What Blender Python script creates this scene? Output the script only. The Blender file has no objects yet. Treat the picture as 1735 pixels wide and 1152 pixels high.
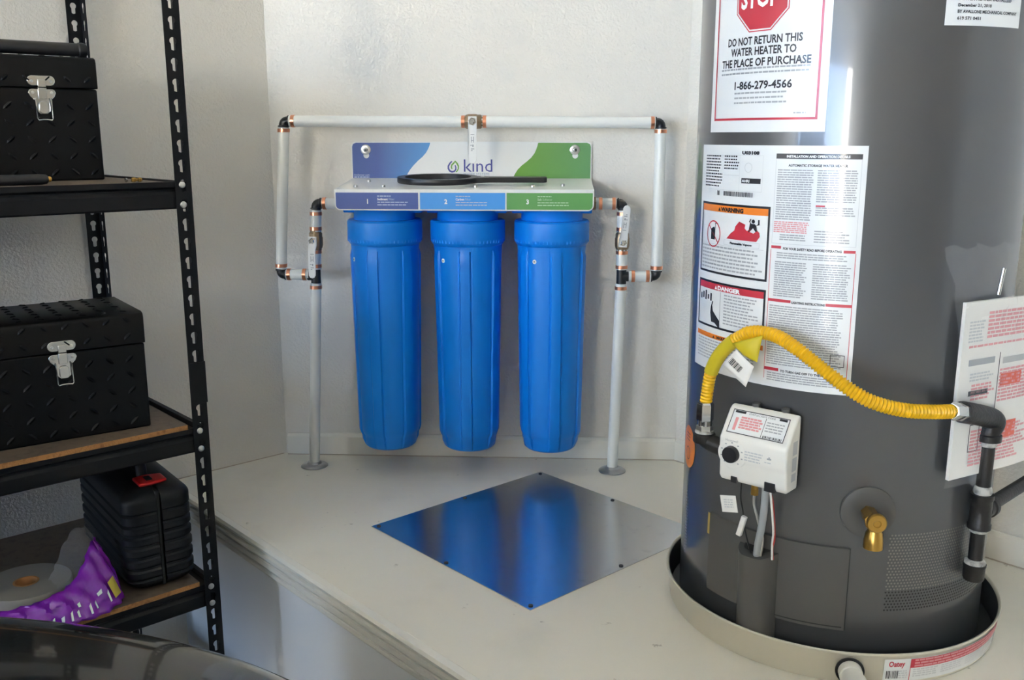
import bpy, bmesh, math, random
from mathutils import Matrix, Vector
PI = math.pi
rad = math.radians
random.seed(7)

# ------------------------------------------------------------------ scene, camera, light
scene = bpy.context.scene
COL = scene.collection
vs = scene.view_settings
vs.view_transform = 'Standard'; vs.look = 'None'; vs.gamma = 1.0
vs.use_curve_mapping = False
vs.exposure = 4.45
scene.cycles.use_denoising = True
scene.cycles.max_bounces = 10
scene.cycles.diffuse_bounces = 6
scene.cycles.caustics_reflective = False
scene.cycles.caustics_refractive = False
scene.cycles.sample_clamp_indirect = 6.0

ZP = 0.46                                   # top of the raised platform
cam = bpy.data.cameras.new('camera'); cam.sensor_width = 36; cam.lens = 36 * 1600 / 1735
cam.clip_start = 0.02; cam.clip_end = 200
camo = bpy.data.objects.new('camera', cam); COL.objects.link(camo)
camo.location = (0, 0, ZP + 0.86); camo.rotation_euler = (rad(90 - 12.13), 0, rad(2.8))
scene.camera = camo

# the garage axes stand at 45 degrees to the chamfered wall: E maps (along right wall, along left wall, z) to world
EM = Matrix.Rotation(rad(-45), 4, 'Z')
def EV(a, b, z): return EM @ Vector((a, b, z))
DOOR_E2 = -6.2; DOOR_A, DOOR_B, DOOR_H = -2.15, 2.55, 2.5
LW, RW, BW = -2.28, 1.98, 2.475             # left wall (e1), right wall (e2), back wall (world y)

world = bpy.data.worlds.new('sky'); scene.world = world; world.use_nodes = True
bgn = world.node_tree.nodes['Background']
bgn.inputs[0].default_value = (0.47, 0.675, 1.0, 1); bgn.inputs[1].default_value = 0.88

sun = bpy.data.lights.new('sun', 'SUN'); sun.energy = 8.5; sun.angle = rad(0.55); sun.color = (1.0, 0.90, 0.74)
suno = bpy.data.objects.new('sun', sun); COL.objects.link(suno)
sd = EM @ Vector((-0.25, -0.75, -0.85))     # comes over the roof from behind the garage
suno.rotation_euler = sd.to_track_quat('-Z', 'Y').to_euler(); suno.location = EV(0, 3, 6)

pl = bpy.data.lights.new('door_portal', 'AREA'); pl.shape = 'RECTANGLE'
pl.size = DOOR_B - DOOR_A; pl.size_y = DOOR_H; pl.cycles.is_portal = True
plo = bpy.data.objects.new('door_portal', pl); COL.objects.link(plo)
plo.location = EV((DOOR_A + DOOR_B) / 2, DOOR_E2 - 0.02, DOOR_H / 2)
plo.rotation_euler = (EM @ Vector((0, 1, 0))).to_track_quat('-Z', 'Y').to_euler()

# ------------------------------------------------------------------ materials
MATS = {}
def mat(name, col, rough=0.5, metal=0.0, coat=0.0, bump=None, spots=None, trans=0.0, alpha=1.0, spec=0.5, ior=None, emit=None, grad=None, aniso=0.0):
    if name in MATS: return MATS[name]
    m = bpy.data.materials.new(name); m.use_nodes = True
    nt = m.node_tree; b = nt.nodes['Principled BSDF']
    b.inputs['Base Color'].default_value = (*col, 1)
    b.inputs['Roughness'].default_value = rough
    b.inputs['Metallic'].default_value = metal
    b.inputs['Coat Weight'].default_value = coat
    b.inputs['Coat Roughness'].default_value = 0.06
    b.inputs['Transmission Weight'].default_value = trans
    b.inputs['Alpha'].default_value = alpha
    b.inputs['Specular IOR Level'].default_value = spec
    b.inputs['Anisotropic'].default_value = aniso
    if ior: b.inputs['IOR'].default_value = ior
    tc = nt.nodes.new('ShaderNodeTexCoord')
    colsock = None
    if grad:                                     # printed colour gradient along world x: (x0, x1, col0, col1)
        x0, x1, c0, c1 = grad
        gm = nt.nodes.new('ShaderNodeNewGeometry'); sx = nt.nodes.new('ShaderNodeSeparateXYZ')
        mr = nt.nodes.new('ShaderNodeMapRange'); mr.inputs[1].default_value = x0; mr.inputs[2].default_value = x1
        mx = nt.nodes.new('ShaderNodeMix'); mx.data_type = 'RGBA'
        mx.inputs[6].default_value = (*c0, 1); mx.inputs[7].default_value = (*c1, 1)
        nt.links.new(gm.outputs['Position'], sx.inputs[0]); nt.links.new(sx.outputs[0], mr.inputs[0])
        nt.links.new(mr.outputs[0], mx.inputs[0]); nt.links.new(mx.outputs[2], b.inputs['Base Color'])
    if spots:                                    # list of (scale, lo, hi, colour): stains and specks
        prev = None
        for k, (sc, lo, hi, c2) in enumerate(spots):
            n = nt.nodes.new('ShaderNodeTexNoise'); n.inputs['Scale'].default_value = sc; n.inputs['Detail'].default_value = 4
            nt.links.new(tc.outputs['Object'], n.inputs['Vector'])
            mr = nt.nodes.new('ShaderNodeMapRange'); mr.inputs[1].default_value = lo; mr.inputs[2].default_value = hi
            nt.links.new(n.outputs['Fac'], mr.inputs[0])
            mx = nt.nodes.new('ShaderNodeMix'); mx.data_type = 'RGBA'
            if prev is None: mx.inputs[6].default_value = (*col, 1)
            else: nt.links.new(prev, mx.inputs[6])
            mx.inputs[7].default_value = (*c2, 1)
            nt.links.new(mr.outputs[0], mx.inputs[0]); prev = mx.outputs[2]
        nt.links.new(prev, b.inputs['Base Color'])
    if bump:
        sc, st, dist = bump
        n = nt.nodes.new('ShaderNodeTexNoise'); n.inputs['Scale'].default_value = sc; n.inputs['Detail'].default_value = 3
        nt.links.new(tc.outputs['Object'], n.inputs['Vector'])
        bp = nt.nodes.new('ShaderNodeBump'); bp.inputs['Strength'].default_value = st; bp.inputs['Distance'].default_value = dist
        nt.links.new(n.outputs['Fac'], bp.inputs['Height']); nt.links.new(bp.outputs[0], b.inputs['Normal'])
    if emit: b.inputs['Emission Color'].default_value = (*emit[:3], 1); b.inputs['Emission Strength'].default_value = emit[3]
    MATS[name] = m; return m

M_WALL = mat('wall_paint', (0.76, 0.735, 0.68), 0.5, bump=(150, 0.5, 0.005), spots=[(3, .6, .8, (.74, .715, .65))])
M_CEIL = mat('ceiling_paint', (0.86, 0.85, 0.81), 0.7, bump=(120, 0.3, 0.004))
M_PLAT = mat('platform_paint', (0.80, 0.765, 0.67), 0.38, bump=(60, 0.12, 0.004), spots=[(5, .55, .75, (.73, .70, .61)), (45, .71, .76, (.5, .46, .39))])
M_TRIM = mat('trim_paint', (0.80, 0.78, 0.71), 0.35, bump=(40, 0.05, 0.003))
M_PFACE = mat('platform_face_paint', (0.79, 0.80, 0.81), 0.5, bump=(90, 0.12, 0.003))
M_CONC = mat('concrete', (0.52, 0.50, 0.46), 0.6, bump=(30, 0.2, 0.003), spots=[(4, .5, .75, (.43, .41, .37))])
M_SIDEDARK = mat('fill_cutting_dark', (0.34, 0.27, 0.19), 0.65, bump=(20, .1, .003))  # dark brown chosen so the unseen side wall bounces less light
M_DRIVE = mat('driveway_concrete', (0.55, 0.52, 0.46), 0.85)
M_STUCCO = mat('stucco', (0.85, 0.83, 0.78), 0.9)
M_CAULK = mat('caulk_line', (0.50, 0.44, 0.36), 0.7)  # tan strip where baseboards and left wall meet the platform
M_PEX = mat('white_pex', (0.80, 0.82, 0.80), 0.32)
M_COPPER = mat('copper', (0.80, 0.36, 0.22), 0.28, 1.0)
M_BRONZE = mat('bronze', (0.34, 0.25, 0.16), 0.42, 0.8, bump=(220, .3, .002))
M_BLKPL = mat('black_plastic', (0.015, 0.015, 0.017), 0.35)
M_CHROME = mat('chrome', (0.62, 0.62, 0.60), 0.16, 1.0)
M_STEEL = mat('zinc_steel', (0.60, 0.60, 0.58), 0.3, 1.0)
M_FLNG = mat('satin_chrome', (0.50, 0.50, 0.50), 0.28, 1.0)
M_WHITEPL = mat('white_vinyl', (0.82, 0.83, 0.82), 0.4)
M_MARK = mat('dark_print', (0.04, 0.04, 0.05), 0.6)
M_BLUE = mat('blue_plastic', (0.002, 0.245, 0.88), 0.36, bump=(400, .04, .001))
M_BRACK = mat('white_powder_coat', (0.80, 0.81, 0.80), 0.35)
M_PBLUE = mat('print_blue', (0.05, 0.10, 0.36), 0.4, grad=(-0.47, -0.33, (0.045, 0.10, 0.36), (0.06, 0.30, 0.66)))
M_PGREEN = mat('print_green', (0.12, 0.32, 0.08), 0.4, grad=(-0.1, 0.08, (0.13, 0.33, 0.035), (0.11, 0.30, 0.115)))
M_PIND = mat('print_indigo', (0.045, 0.095, 0.36), 0.4)
M_PSKY = mat('print_sky_blue', (0.05, 0.33, 0.83), 0.4)
M_PGRN2 = mat('print_leaf_green', (0.12, 0.36, 0.10), 0.4)
M_LOGO = mat('print_navy', (0.06, 0.07, 0.30), 0.4)
M_PWHITE = mat('print_white', (0.85, 0.87, 0.88), 0.45)
M_PPALE = mat('print_pale', (0.42, 0.52, 0.72), 0.45)
M_PPALEG = mat('print_pale_green', (0.42, 0.64, 0.40), 0.45)
M_GALV = mat('galvanised_sheet', (0.66, 0.67, 0.67), 0.20, 1.0, bump=(9, .02, .004), spots=[(35, .6, .8, (.52, .53, .54))])
M_TANK = mat('tank_grey_enamel', (0.100, 0.103, 0.108), 0.28, 0.35, coat=0.6, bump=(3.0, .04, .01))
M_TANKLOW = mat('dark_grey_plastic', (0.085, 0.083, 0.078), 0.45)
M_GAP = mat('dark_gap', (0.02, 0.02, 0.02), 0.6)
M_LABEL = mat('sticker_white', (0.80, 0.82, 0.83), 0.25, coat=0.5)
M_PAPER = mat('paper_white', (0.80, 0.79, 0.76), 0.5)
M_PBLACK = mat('print_black', (0.02, 0.02, 0.025), 0.35, coat=0.3)
M_PGREY = mat('print_grey', (0.36, 0.38, 0.40), 0.4, coat=0.3)
M_PLGREY = mat('print_light_grey', (0.56, 0.58, 0.60), 0.4, coat=0.3)
M_PRED = mat('print_red', (0.56, 0.035, 0.06), 0.35, coat=0.3)
M_PPINK = mat('print_pink_red', (0.72, 0.30, 0.32), 0.4, coat=0.3)
M_PORANGE = mat('print_orange', (0.83, 0.22, 0.02), 0.35, coat=0.3)
M_YELLOW = mat('yellow_coated_steel', (0.80, 0.45, 0.005), 0.36)
M_YTAG = mat('yellow_tag', (0.60, 0.48, 0.02), 0.45)
M_IRON = mat('black_iron', (0.035, 0.032, 0.030), 0.42, 0.6, bump=(150, .35, .002))
M_TAPE = mat('pipe_dope', (0.50, 0.49, 0.46), 0.6, spots=[(90, .45, .65, (.25, .24, .22))])
M_BRASS = mat('brass', (0.55, 0.33, 0.08), 0.3, 1.0)
M_IVORY = mat('ivory_plastic', (0.80, 0.79, 0.75), 0.36)
M_GREYPL = mat('grey_tubing', (0.36, 0.38, 0.39), 0.4)
M_WIREW = mat('white_wire', (0.75, 0.74, 0.72), 0.5)
M_WIRER = mat('red_wire', (0.45, 0.04, 0.03), 0.5)
M_PAN = mat('aluminium_pan', (0.74, 0.70, 0.60), 0.38, 0.45)
M_PANIN = mat('pan_inside', (0.10, 0.10, 0.10), 0.4, 0.6)
M_PVC = mat('pvc_white', (0.78, 0.76, 0.70), 0.4)
M_RACK = mat('rack_black_steel', (0.005, 0.005, 0.006), 0.5, spec=0.25)
M_PBOARD = mat('particle_board', (0.13, 0.095, 0.065), 0.6, bump=(150, .2, .002), spots=[(60, .5, .7, (.09, .065, .045))])
M_PBEDGE = mat('particle_board_edge', (0.42, 0.20, 0.065), 0.8, bump=(300, .5, .003), spots=[(120, .5, .7, (.27, .12, .04))])
M_TBOX = mat('toolbox_black', (0.003, 0.003, 0.003), 0.36, spec=0.22)
M_CASE = mat('case_black_plastic', (0.007, 0.0075, 0.009), 0.5, spec=0.3)
M_REDPL = mat('red_plastic', (0.55, 0.012, 0.012), 0.35)
M_ROLL = mat('grey_roll', (0.25, 0.24, 0.22), 0.65, bump=(120, .1, .002))
M_CORE = mat('cardboard_core', (0.42, 0.20, 0.07), 0.8)
M_PURPLE = mat('purple_film', (0.23, 0.02, 0.43), 0.25, coat=0.4)
M_FILM = mat('clear_film', (0.8, 0.82, 0.86), 0.12, alpha=0.12, spec=1.0)
M_BAG = mat('clear_bag', (0.9, 0.91, 0.92), 0.15, alpha=0.07, spec=1.0, bump=(28, .8, .02))
M_PAINTCAR = mat('car_paint', (0.022, 0.022, 0.022), 0.22, 0.2, coat=1.0)
M_TYRE = mat('tyre_rubber', (0.02, 0.02, 0.02), 0.8)
M_GLASS = mat('dark_glass', (0.03, 0.035, 0.04), 0.05, coat=0.6)
M_LENS = mat('headlamp_lens', (0.55, 0.57, 0.6), 0.08, 0.5, coat=1.0)

# ------------------------------------------------------------------ helpers
ROOT = {}
class MB:
    """collects geometry (in the frame of matrix M) and links it as one mesh object"""
    def __init__(s, M=None): s.v = []; s.f = []; s.M = M or Matrix.Identity(4)
    def add(s, vs, fs):
        o = len(s.v); s.v += [tuple(p) for p in vs]; s.f += [tuple(i + o for i in f) for f in fs]; return s
    def box(s, x0, x1, y0, y1, z0, z1):
        return s.add([(x0,y0,z0),(x1,y0,z0),(x1,y1,z0),(x0,y1,z0),(x0,y0,z1),(x1,y0,z1),(x1,y1,z1),(x0,y1,z1)],
                     [(0,3,2,1),(4,5,6,7),(0,1,5,4),(1,2,6,5),(2,3,7,6),(3,0,4,7)])
    def prism(s, poly, d0, d1, axis='y'):
        """poly of (a,b) extruded from d0 to d1 along axis: y -> (a,d,b); x -> (d,a,b); z -> (a,b,d)"""
        def P(a, b, d): return (a, d, b) if axis == 'y' else (d, a, b) if axis == 'x' else (a, b, d)
        n = len(poly)
        vs = [P(a, b, d0) for a, b in poly] + [P(a, b, d1) for a, b in poly]
        fs = [tuple(range(n)), tuple(range(2*n-1, n-1, -1))] + [(i, (i+1) % n, n+(i+1) % n, n+i) for i in range(n)]
        return s.add(vs, fs)
    def ring_loft(s, rings, cap0=True, cap1=True, closed=True):
        n = len(rings[0]); vs = [p for r in rings for p in r]; fs = []
        for i in range(len(rings)-1):
            for j in range(n if closed else n-1):
                a = i*n+j; b = i*n+(j+1) % n; fs.append((a, b, b+n, a+n))
        if cap0: fs.append(tuple(range(n-1, -1, -1)))
        if cap1: k = (len(rings)-1)*n; fs.append(tuple(range(k, k+n)))
        return s.add(vs, fs)
    def lathe(s, prof, c=(0, 0, 0), axis=(0, 0, 1), n=32, cap0=True, cap1=True, rfun=None):
        """prof: list of (radius, height along axis)"""
        ax = Vector(axis).normalized()
        u = ax.orthogonal().normalized() if abs(ax.z) < .99 else Vector((1, 0, 0)); w = ax.cross(u)
        rings = []
        for r, h in prof:
            ring = []
            for k in range(n):
                t = 2*PI*k/n; rr = r if rfun is None else rfun(r, h, t)
                ring.append(Vector(c) + ax*h + u*(rr*math.cos(t)) + w*(rr*math.sin(t)))
            rings.append(ring)
        return s.ring_loft(rings, cap0, cap1)
    def tube(s, pts, r, n=12, cap=True):
        pts = [Vector(p) for p in pts]; N = len(pts)
        rs = r if isinstance(r, (list, tuple)) else [r]*N
        tang = []
        for i in range(N):
            a = pts[max(i-1, 0)]; b = pts[min(i+1, N-1)]; tang.append((b-a).normalized())
        u = tang[0].orthogonal().normalized(); rings = []
        for i in range(N):
            t = tang[i]; u = (u - t*u.dot(t))
            u = u.normalized() if u.length > 1e-6 else t.orthogonal().normalized()
            w = t.cross(u)
            rings.append([pts[i] + (u*math.cos(2*PI*k/n) + w*math.sin(2*PI*k/n))*rs[i] for k in range(n)])
        return s.ring_loft(rings, cap, cap)
    def map2d(s, polys, fn):
        vs2, fs = polys; return s.add([fn(a, b) for a, b in vs2], fs)
    def build(s, name, m, parent=None, bevel=0, segs=2, solid=0, smooth=40, kind=None, label=None, flip=False):
        R = ROOT.get(parent.name, Matrix.Identity(4)) if parent is not None else Matrix.Identity(4)
        T = R.inverted() @ s.M
        me = bpy.data.meshes.new(name)
        me.from_pydata([T @ Vector(p) for p in s.v], [], s.f)
        bm = bmesh.new(); bm.from_mesh(me)
        if not solid and not flip: bmesh.ops.recalc_face_normals(bm, faces=bm.faces)
        for f in bm.faces: f.smooth = smooth > 0
        bm.to_mesh(me); bm.free()
        if smooth > 0: me.set_sharp_from_angle(angle=rad(smooth))
        me.materials.append(m)
        o = bpy.data.objects.new(name, me); COL.objects.link(o)
        if parent is not None: o.parent = parent; ROOT[o.name] = R
        if solid:
            md = o.modifiers.new('solid', 'SOLIDIFY'); md.thickness = solid; md.offset = 0
        if bevel:
            md = o.modifiers.new('bevel', 'BEVEL'); md.width = bevel; md.segments = segs; md.limit_method = 'ANGLE'; md.angle_limit = rad(30)
            md.harden_normals = False
        if kind: o['kind'] = kind
        if label: o['label'] = label
        return o
def thing(name, label, cat, loc=(0, 0, 0), rotz=0, group=None):
    o = bpy.data.objects.new(name, None); COL.objects.link(o); o.empty_display_size = .05
    o.location = loc; o.rotation_euler = (0, 0, rotz)
    ROOT[o.name] = Matrix.Translation(loc) @ Matrix.Rotation(rotz, 4, 'Z')
    o['label'] = label; o['category'] = cat
    if group: o['group'] = group
    return o
def tag(o, label, cat, group=None):
    o['label'] = label; o['category'] = cat
    if group: o['group'] = group
    return o
def struct(o, label=None):
    o['kind'] = 'structure'
    if label: o['label'] = label
    return o
def text2d(body, size, sx=1.0, bold=0.0, align='LEFT', space=1.0, res=2):
    cu = bpy.data.curves.new('t', 'FONT'); cu.body = body; cu.size = size; cu.align_x = align
    cu.offset = bold; cu.space_character = space; cu.resolution_u = res; cu.fill_mode = 'FRONT'
    o = bpy.data.objects.new('t', cu); COL.objects.link(o)
    dg = bpy.context.evaluated_depsgraph_get(); ev = o.evaluated_get(dg); me = ev.to_mesh()
    vs = [(v.co.x*sx, v.co.y) for v in me.vertices]; fs = [tuple(p.vertices) for p in me.polygons]
    ev.to_mesh_clear(); bpy.data.objects.remove(o); bpy.data.curves.remove(cu)
    return vs, fs
def rect2d(u0, v0, u1, v1, n=1):
    vs = []; fs = []
    for i in range(n+1):
        u = u0+(u1-u0)*i/n; vs += [(u, v0), (u, v1)]
    for i in range(n): fs.append((2*i, 2*i+2, 2*i+3, 2*i+1))
    return vs, fs
def frame2d(u0, v0, u1, v1, w):
    a = []
    for r in ((u0, v0, u1, v0+w), (u0, v1-w, u1, v1), (u0, v0+w, u0+w, v1-w), (u1-w, v0+w, u1, v1-w)): a.append(r)
    return a
def poly2d(pts): return list(pts), [tuple(range(len(pts)))]
def rrect(x0, y0, x1, y1, r, k=5, corners=(1, 1, 1, 1)):
    """rounded rectangle, corners bl, br, tr, tl"""
    pts = []
    for (cx, cy, a0, on, px, py) in ((x0+r, y0+r, 180, corners[0], x0, y0), (x1-r, y0+r, 270, corners[1], x1, y0), (x1-r, y1-r, 0, corners[2], x1, y1), (x0+r, y1-r, 90, corners[3], x0, y1)):
        if on: pts += [(cx+r*math.cos(rad(a0+90*i/k)), cy+r*math.sin(rad(a0+90*i/k))) for i in range(k+1)]
        else: pts.append((px, py))
    return pts
def dashes(u0, v0, u1, v1, pitch, h, rnd, wmin=.003, wmax=.010, gap=.0012, ragged=.15):
    """rows of small word-sized blocks standing in for print too fine to read"""
    vs = []; fs = []; v = v1-h
    while v >= v0:
        end = u1 - rnd.random()*ragged*(u1-u0); u = u0
        while u < end-.001:
            w = min(rnd.uniform(wmin, wmax), end-u); o = len(vs)
            vs += [(u, v), (u+w, v), (u+w, v+h), (u, v+h)]; fs.append((o, o+1, o+2, o+3)); u += w+gap
        v -= pitch
    return vs, fs
def bars(u0, v0, u1, v1, rnd):
    vs = []; fs = []; u = u0
    while u < u1:
        w = rnd.choice((.0006, .0010, .0016)); o = len(vs)
        vs += [(u, v0), (u+w, v0), (u+w, v1), (u, v1)]; fs.append((o, o+1, o+2, o+3)); u += w+rnd.choice((.0007, .0012))
    return vs, fs
def arc(c, r, a0, a1, n, ax='xz', off=0):
    out = []
    for i in range(n+1):
        t = rad(a0+(a1-a0)*i/n)
        out.append((c[0]+r*math.cos(t), c[1], c[2]+r*math.sin(t)) if ax == 'xz' else (c[0]+r*math.cos(t), c[1]+r*math.sin(t), c[2]))
    return out
def shift(p, du, dv):
    vs, fs = p; return [(a+du, b+dv) for a, b in vs], fs
def spline(pts, per=8):
    """Catmull-Rom through the points"""
    P = [Vector(p) for p in pts]; P = [P[0]*2-P[1]] + P + [P[-1]*2-P[-2]]; out = []
    for i in range(1, len(P)-2):
        for k in range(per):
            t = k/per; a, b, c, d = P[i-1], P[i], P[i+1], P[i+2]
            out.append(.5*((2*b)+(c-a)*t+(2*a-5*b+4*c-d)*t*t+(3*b-a-3*c+d)*t**3))
    out.append(P[-2]); return out

# ------------------------------------------------------------------ the room
CL = (-0.749, 1.2205); CR = (0.325, 1.9799)       # world x of chamfer corners, e2 of them
E1CR = (0.325 - BW) * math.sqrt(.5); E2CL = (-0.749 + BW) * math.sqrt(.5)
ZC = 2.95; E1MAX = 4.6
T = .12
m = MB(EM)
m.prism([(LW-T, DOOR_E2-T), (E1MAX+T, DOOR_E2-T), (E1MAX+T, RW+T), (LW-T, RW+T)], -.1, 0, 'z')
struct(m.build('floor', M_CONC, smooth=0), 'grey concrete garage floor')
m = MB(EM); m.prism([(LW-T, DOOR_E2-T), (E1MAX+T, DOOR_E2-T), (E1MAX+T, RW+T), (LW-T, RW+T)], ZC, ZC+.1, 'z')
struct(m.build('ceiling', M_CEIL, smooth=0), 'off-white garage ceiling')
m = MB(EM); m.box(LW-T, LW, DOOR_E2-T, E2CL+T*.4, 0, ZC); struct(m.build('wall_left', M_WALL, smooth=0), 'off-white textured wall behind the shelving rack')
m = MB(); m.prism([(-.749, BW), (.325, BW), (.325+T*.41, BW+T), (-.749-T*.41, BW+T)], 0, ZC, 'z')
struct(m.build('wall_back', M_WALL, smooth=0), 'off-white textured wall carrying the water filters')
m = MB(EM); m.box(E1CR-T*.4, E1MAX+T, RW, RW+T, 0, ZC); struct(m.build('wall_right', M_WALL, smooth=0), 'off-white wall behind the water heater')
m = MB(EM); m.box(E1MAX, E1MAX+T, DOOR_E2-T, RW, 0, ZC); struct(m.build('wall_side', M_SIDEDARK, smooth=0), 'unseen garage side wall, darkened to cut fill light')  # out of view; dark colour put in to reduce fill from this side
m = MB(EM)
m.box(LW, DOOR_A, DOOR_E2-T, DOOR_E2, 0, ZC); m.box(DOOR_B, E1MAX, DOOR_E2-T, DOOR_E2, 0, ZC); m.box(DOOR_A, DOOR_B, DOOR_E2-T, DOOR_E2, DOOR_H, ZC)
struct(m.build('wall_front', M_WALL, smooth=0), 'garage front wall with the open door')
m = MB(EM); m.box(-14, 16, -26, DOOR_E2-T, -.12, -.02); struct(m.build('driveway', M_DRIVE, smooth=0), 'concrete driveway outside the open garage door')
# unseen wall added outside to give the bright reflected streak on the tank
m = MB(EM); m.box(4.9, 14, -15, -14, -.02, 8.0); struct(m.build('added_streak_wall', M_STUCCO, smooth=0), 'unseen stucco wall added for the bright streak on the tank')

# platform
PE = .89
m = MB(EM)
m.prism([(LW, PE), (1.2, PE), (1.2, RW), (E1CR, RW), (LW, E2CL)], ZP-.03, ZP, 'z')
struct(m.build('platform_top', M_PLAT, smooth=0), 'cream painted top of the raised platform')
m = MB(EM); m.prism([(LW, PE+.012), (1.2, PE+.012), (1.2, RW), (E1CR, RW), (LW, E2CL)], 0, ZP-.03, 'z')
struct(m.build('platform_front', M_PFACE, smooth=0), 'white painted front of the raised platform')
# moulded trim under the platform lip: profile in (e2, z) run along e1
prof = [(PE+.012, ZP-.080), (PE+.000, ZP-.080), (PE-.004, ZP-.074), (PE-.004, ZP-.066), (PE+.001, ZP-.063), (PE+.001, ZP-.060), (PE-.008, ZP-.057), (PE-.011, ZP-.052), (PE-.011, ZP-.042), (PE-.004, ZP-.039), (PE-.004, ZP-.036), (PE-.015, ZP-.033), (PE-.018, ZP-.027), (PE-.018, ZP-.021), (PE-.010, ZP-.018), (PE-.010, ZP-.015), (PE-.019, ZP-.012), (PE-.020, ZP-.006), (PE-.016, ZP-.0005), (PE+.012, ZP-.0005)]
m = MB(EM); m.prism(prof, LW+.001, 1.2, 'x'); struct(m.build('trim_1', M_TRIM, smooth=25), 'moulded trim along the platform edge')
# baseboards
m = MB(); m.prism([(BW-.0005, ZP), (BW-.0005, ZP+.060), (BW-.008, ZP+.060), (BW-.013, ZP+.052), (BW-.013, ZP)], -.742, .322, 'x')
struct(m.build('baseboard_back', M_TRIM, smooth=25), 'low white baseboard under the filters')
m = MB(EM); m.prism([(RW-.0005, ZP), (RW-.0005, ZP+.060), (RW-.008, ZP+.060), (RW-.013, ZP+.052), (RW-.013, ZP)], E1CR+.008, 1.2, 'x')
struct(m.build('baseboard_right', M_TRIM, smooth=25), 'low white baseboard behind the water heater')
m = MB(); m.box(-.742, .322, BW-.0150, BW-.0131, ZP, ZP+.0022); struct(m.build('trim_2', M_CAULK, smooth=0), 'tan caulk line along the back baseboard')
m = MB(EM); m.box(E1CR+.01, 1.2, RW-.0150, RW-.0131, ZP, ZP+.0025); struct(m.build('trim_3', M_CAULK, smooth=0), 'tan caulk line along the right baseboard')
m = MB(EM); m.box(LW+.0005, LW+.0025, PE+.01, E2CL-.01, ZP, ZP+.002); struct(m.build('trim_4', M_CAULK, smooth=0), 'tan caulk line along the left wall')

# ------------------------------------------------------------------ water heater
HX, HY, HR = .508, 1.684, .267
def cyl(u, v, off=0.0, R=HR):
    t = u/HR; return (HX+(R+off)*math.sin(t), HY-(R+off)*math.cos(t), ZP+v)
def cth(deg, v, R=HR):
    t = rad(deg); return Vector((HX+R*math.sin(t), HY-R*math.cos(t), ZP+v))
heater = thing('water_heater', 'tall grey cylindrical gas water heater standing in a metal pan', 'water heater', (HX, HY, ZP))
m = MB(); m.lathe([(HR-.012, .012), (HR-.002, .014), (HR, .018), (HR, 1.30), (HR-.004, 1.315), (HR-.03, 1.335), (.10, 1.355), (.06, 1.357)], (HX, HY, ZP), n=256)
m.build('tank', M_TANK, heater, smooth=30)
m = MB(); m.lathe([(.055, 1.35), (.055, 1.44), (.05, 1.44), (.05, 1.36)], (HX, HY, ZP), n=32); m.build('flue_collar', M_STEEL, heater)
def sliced(p, step=.006):
    """cut a flat print into narrow strips so that it can follow a curved surface"""
    us = [a for a, b in p[0]]
    if max(us)-min(us) < step*1.5 or len(p[1]) > 400: return p
    bm = bmesh.new(); vv_ = [bm.verts.new((a, b, 0)) for a, b in p[0]]
    for f in p[1]:
        try: bm.faces.new([vv_[i] for i in f])
        except ValueError: pass
    bmesh.ops.triangulate(bm, faces=[f for f in bm.faces if len(f.verts) > 4])
    u = math.ceil(min(us)/step)*step
    while u < max(us):
        bmesh.ops.bisect_plane(bm, geom=bm.verts[:]+bm.edges[:]+bm.faces[:], plane_co=(u, 0, 0), plane_no=(1, 0, 0), dist=1e-7); u += step
    bm.verts.index_update(); out = ([(v.co.x, v.co.y) for v in bm.verts], [tuple(v.index for v in f.verts) for f in bm.faces]); bm.free(); return out
def cprint(name, mt, parent, polys, off, fn=None, stuff=False):
    """print on the tank: one part per printed piece, or one stuff part for fine print"""
    fn = fn or cyl
    if stuff:
        m = MB()
        for p in polys: m.map2d(p, lambda a, b: fn(a, b, off))
        return m.build(name, mt, parent, smooth=0, flip=True, kind='stuff')
    o = None
    for p in polys:
        m = MB(); m.map2d(sliced(p), lambda a, b: fn(a, b, off)); o = m.build(name, mt, parent, smooth=0, flip=True)
    return o
def merge(polys):
    V_, F_ = [], []
    for v, f in polys: o = len(V_); V_ += list(v); F_ += [tuple(i+o for i in g) for g in f]
    return V_, F_
def csheet(name, mt, parent, u0, v0, u1, v1, off=.0006, n=40, tilt=0, th=.0007):
    """curved sticker with thickness, bent round the tank"""
    m = MB(); r = []
    for i in range(n+1):
        u = u0+(u1-u0)*i/n; dv = tilt*(u-u0)
        r.append([cyl(u, v0+dv*0, off-th+.0001), cyl(u, v0+dv*0, off), cyl(u, v1+dv, off), cyl(u, v1+dv, off-th+.0001)])
    m.ring_loft(r); return m.build(name, mt, parent, smooth=50)
rn = random.Random(3)
# stop label
st = csheet('stop_label', M_LABEL, heater, -.3475, .8675, -.1215, 1.135, tilt=0)
st['label'] = 'white stop label with red octagon'
P = [merge([rect2d(*r) for r in frame2d(-.3345, .8855, -.1335, 1.124, .0035)])]
cprint('red_border', M_PRED, st, P, .0012)
oc = (-.235, 1.066); R8 = .0535
octo = [(oc[0]+R8*math.cos(rad(22.5+45*k)), oc[1]+R8*.985*math.sin(rad(22.5+45*k))) for k in range(8)]
def octring(r0, r1):
    vs = [(oc[0]+r*math.cos(rad(22.5+45*k)), oc[1]+r*math.sin(rad(22.5+45*k))) for r in (r0, r1) for k in range(8)]
    return vs, [(k, (k+1) % 8, 8+(k+1) % 8, 8+k) for k in range(8)]
def octfan(r):
    vs = [oc]+[(oc[0]+r*math.cos(rad(22.5+45*k)), oc[1]+r*math.sin(rad(22.5+45*k))) for k in range(8)]
    return vs, [(0, k+1, (k+1) % 8+1) for k in range(8)]
cprint('octagon', M_PRED, st, [merge([octfan(.0495)]), octring(.0518, .0535)], .0012)
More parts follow.
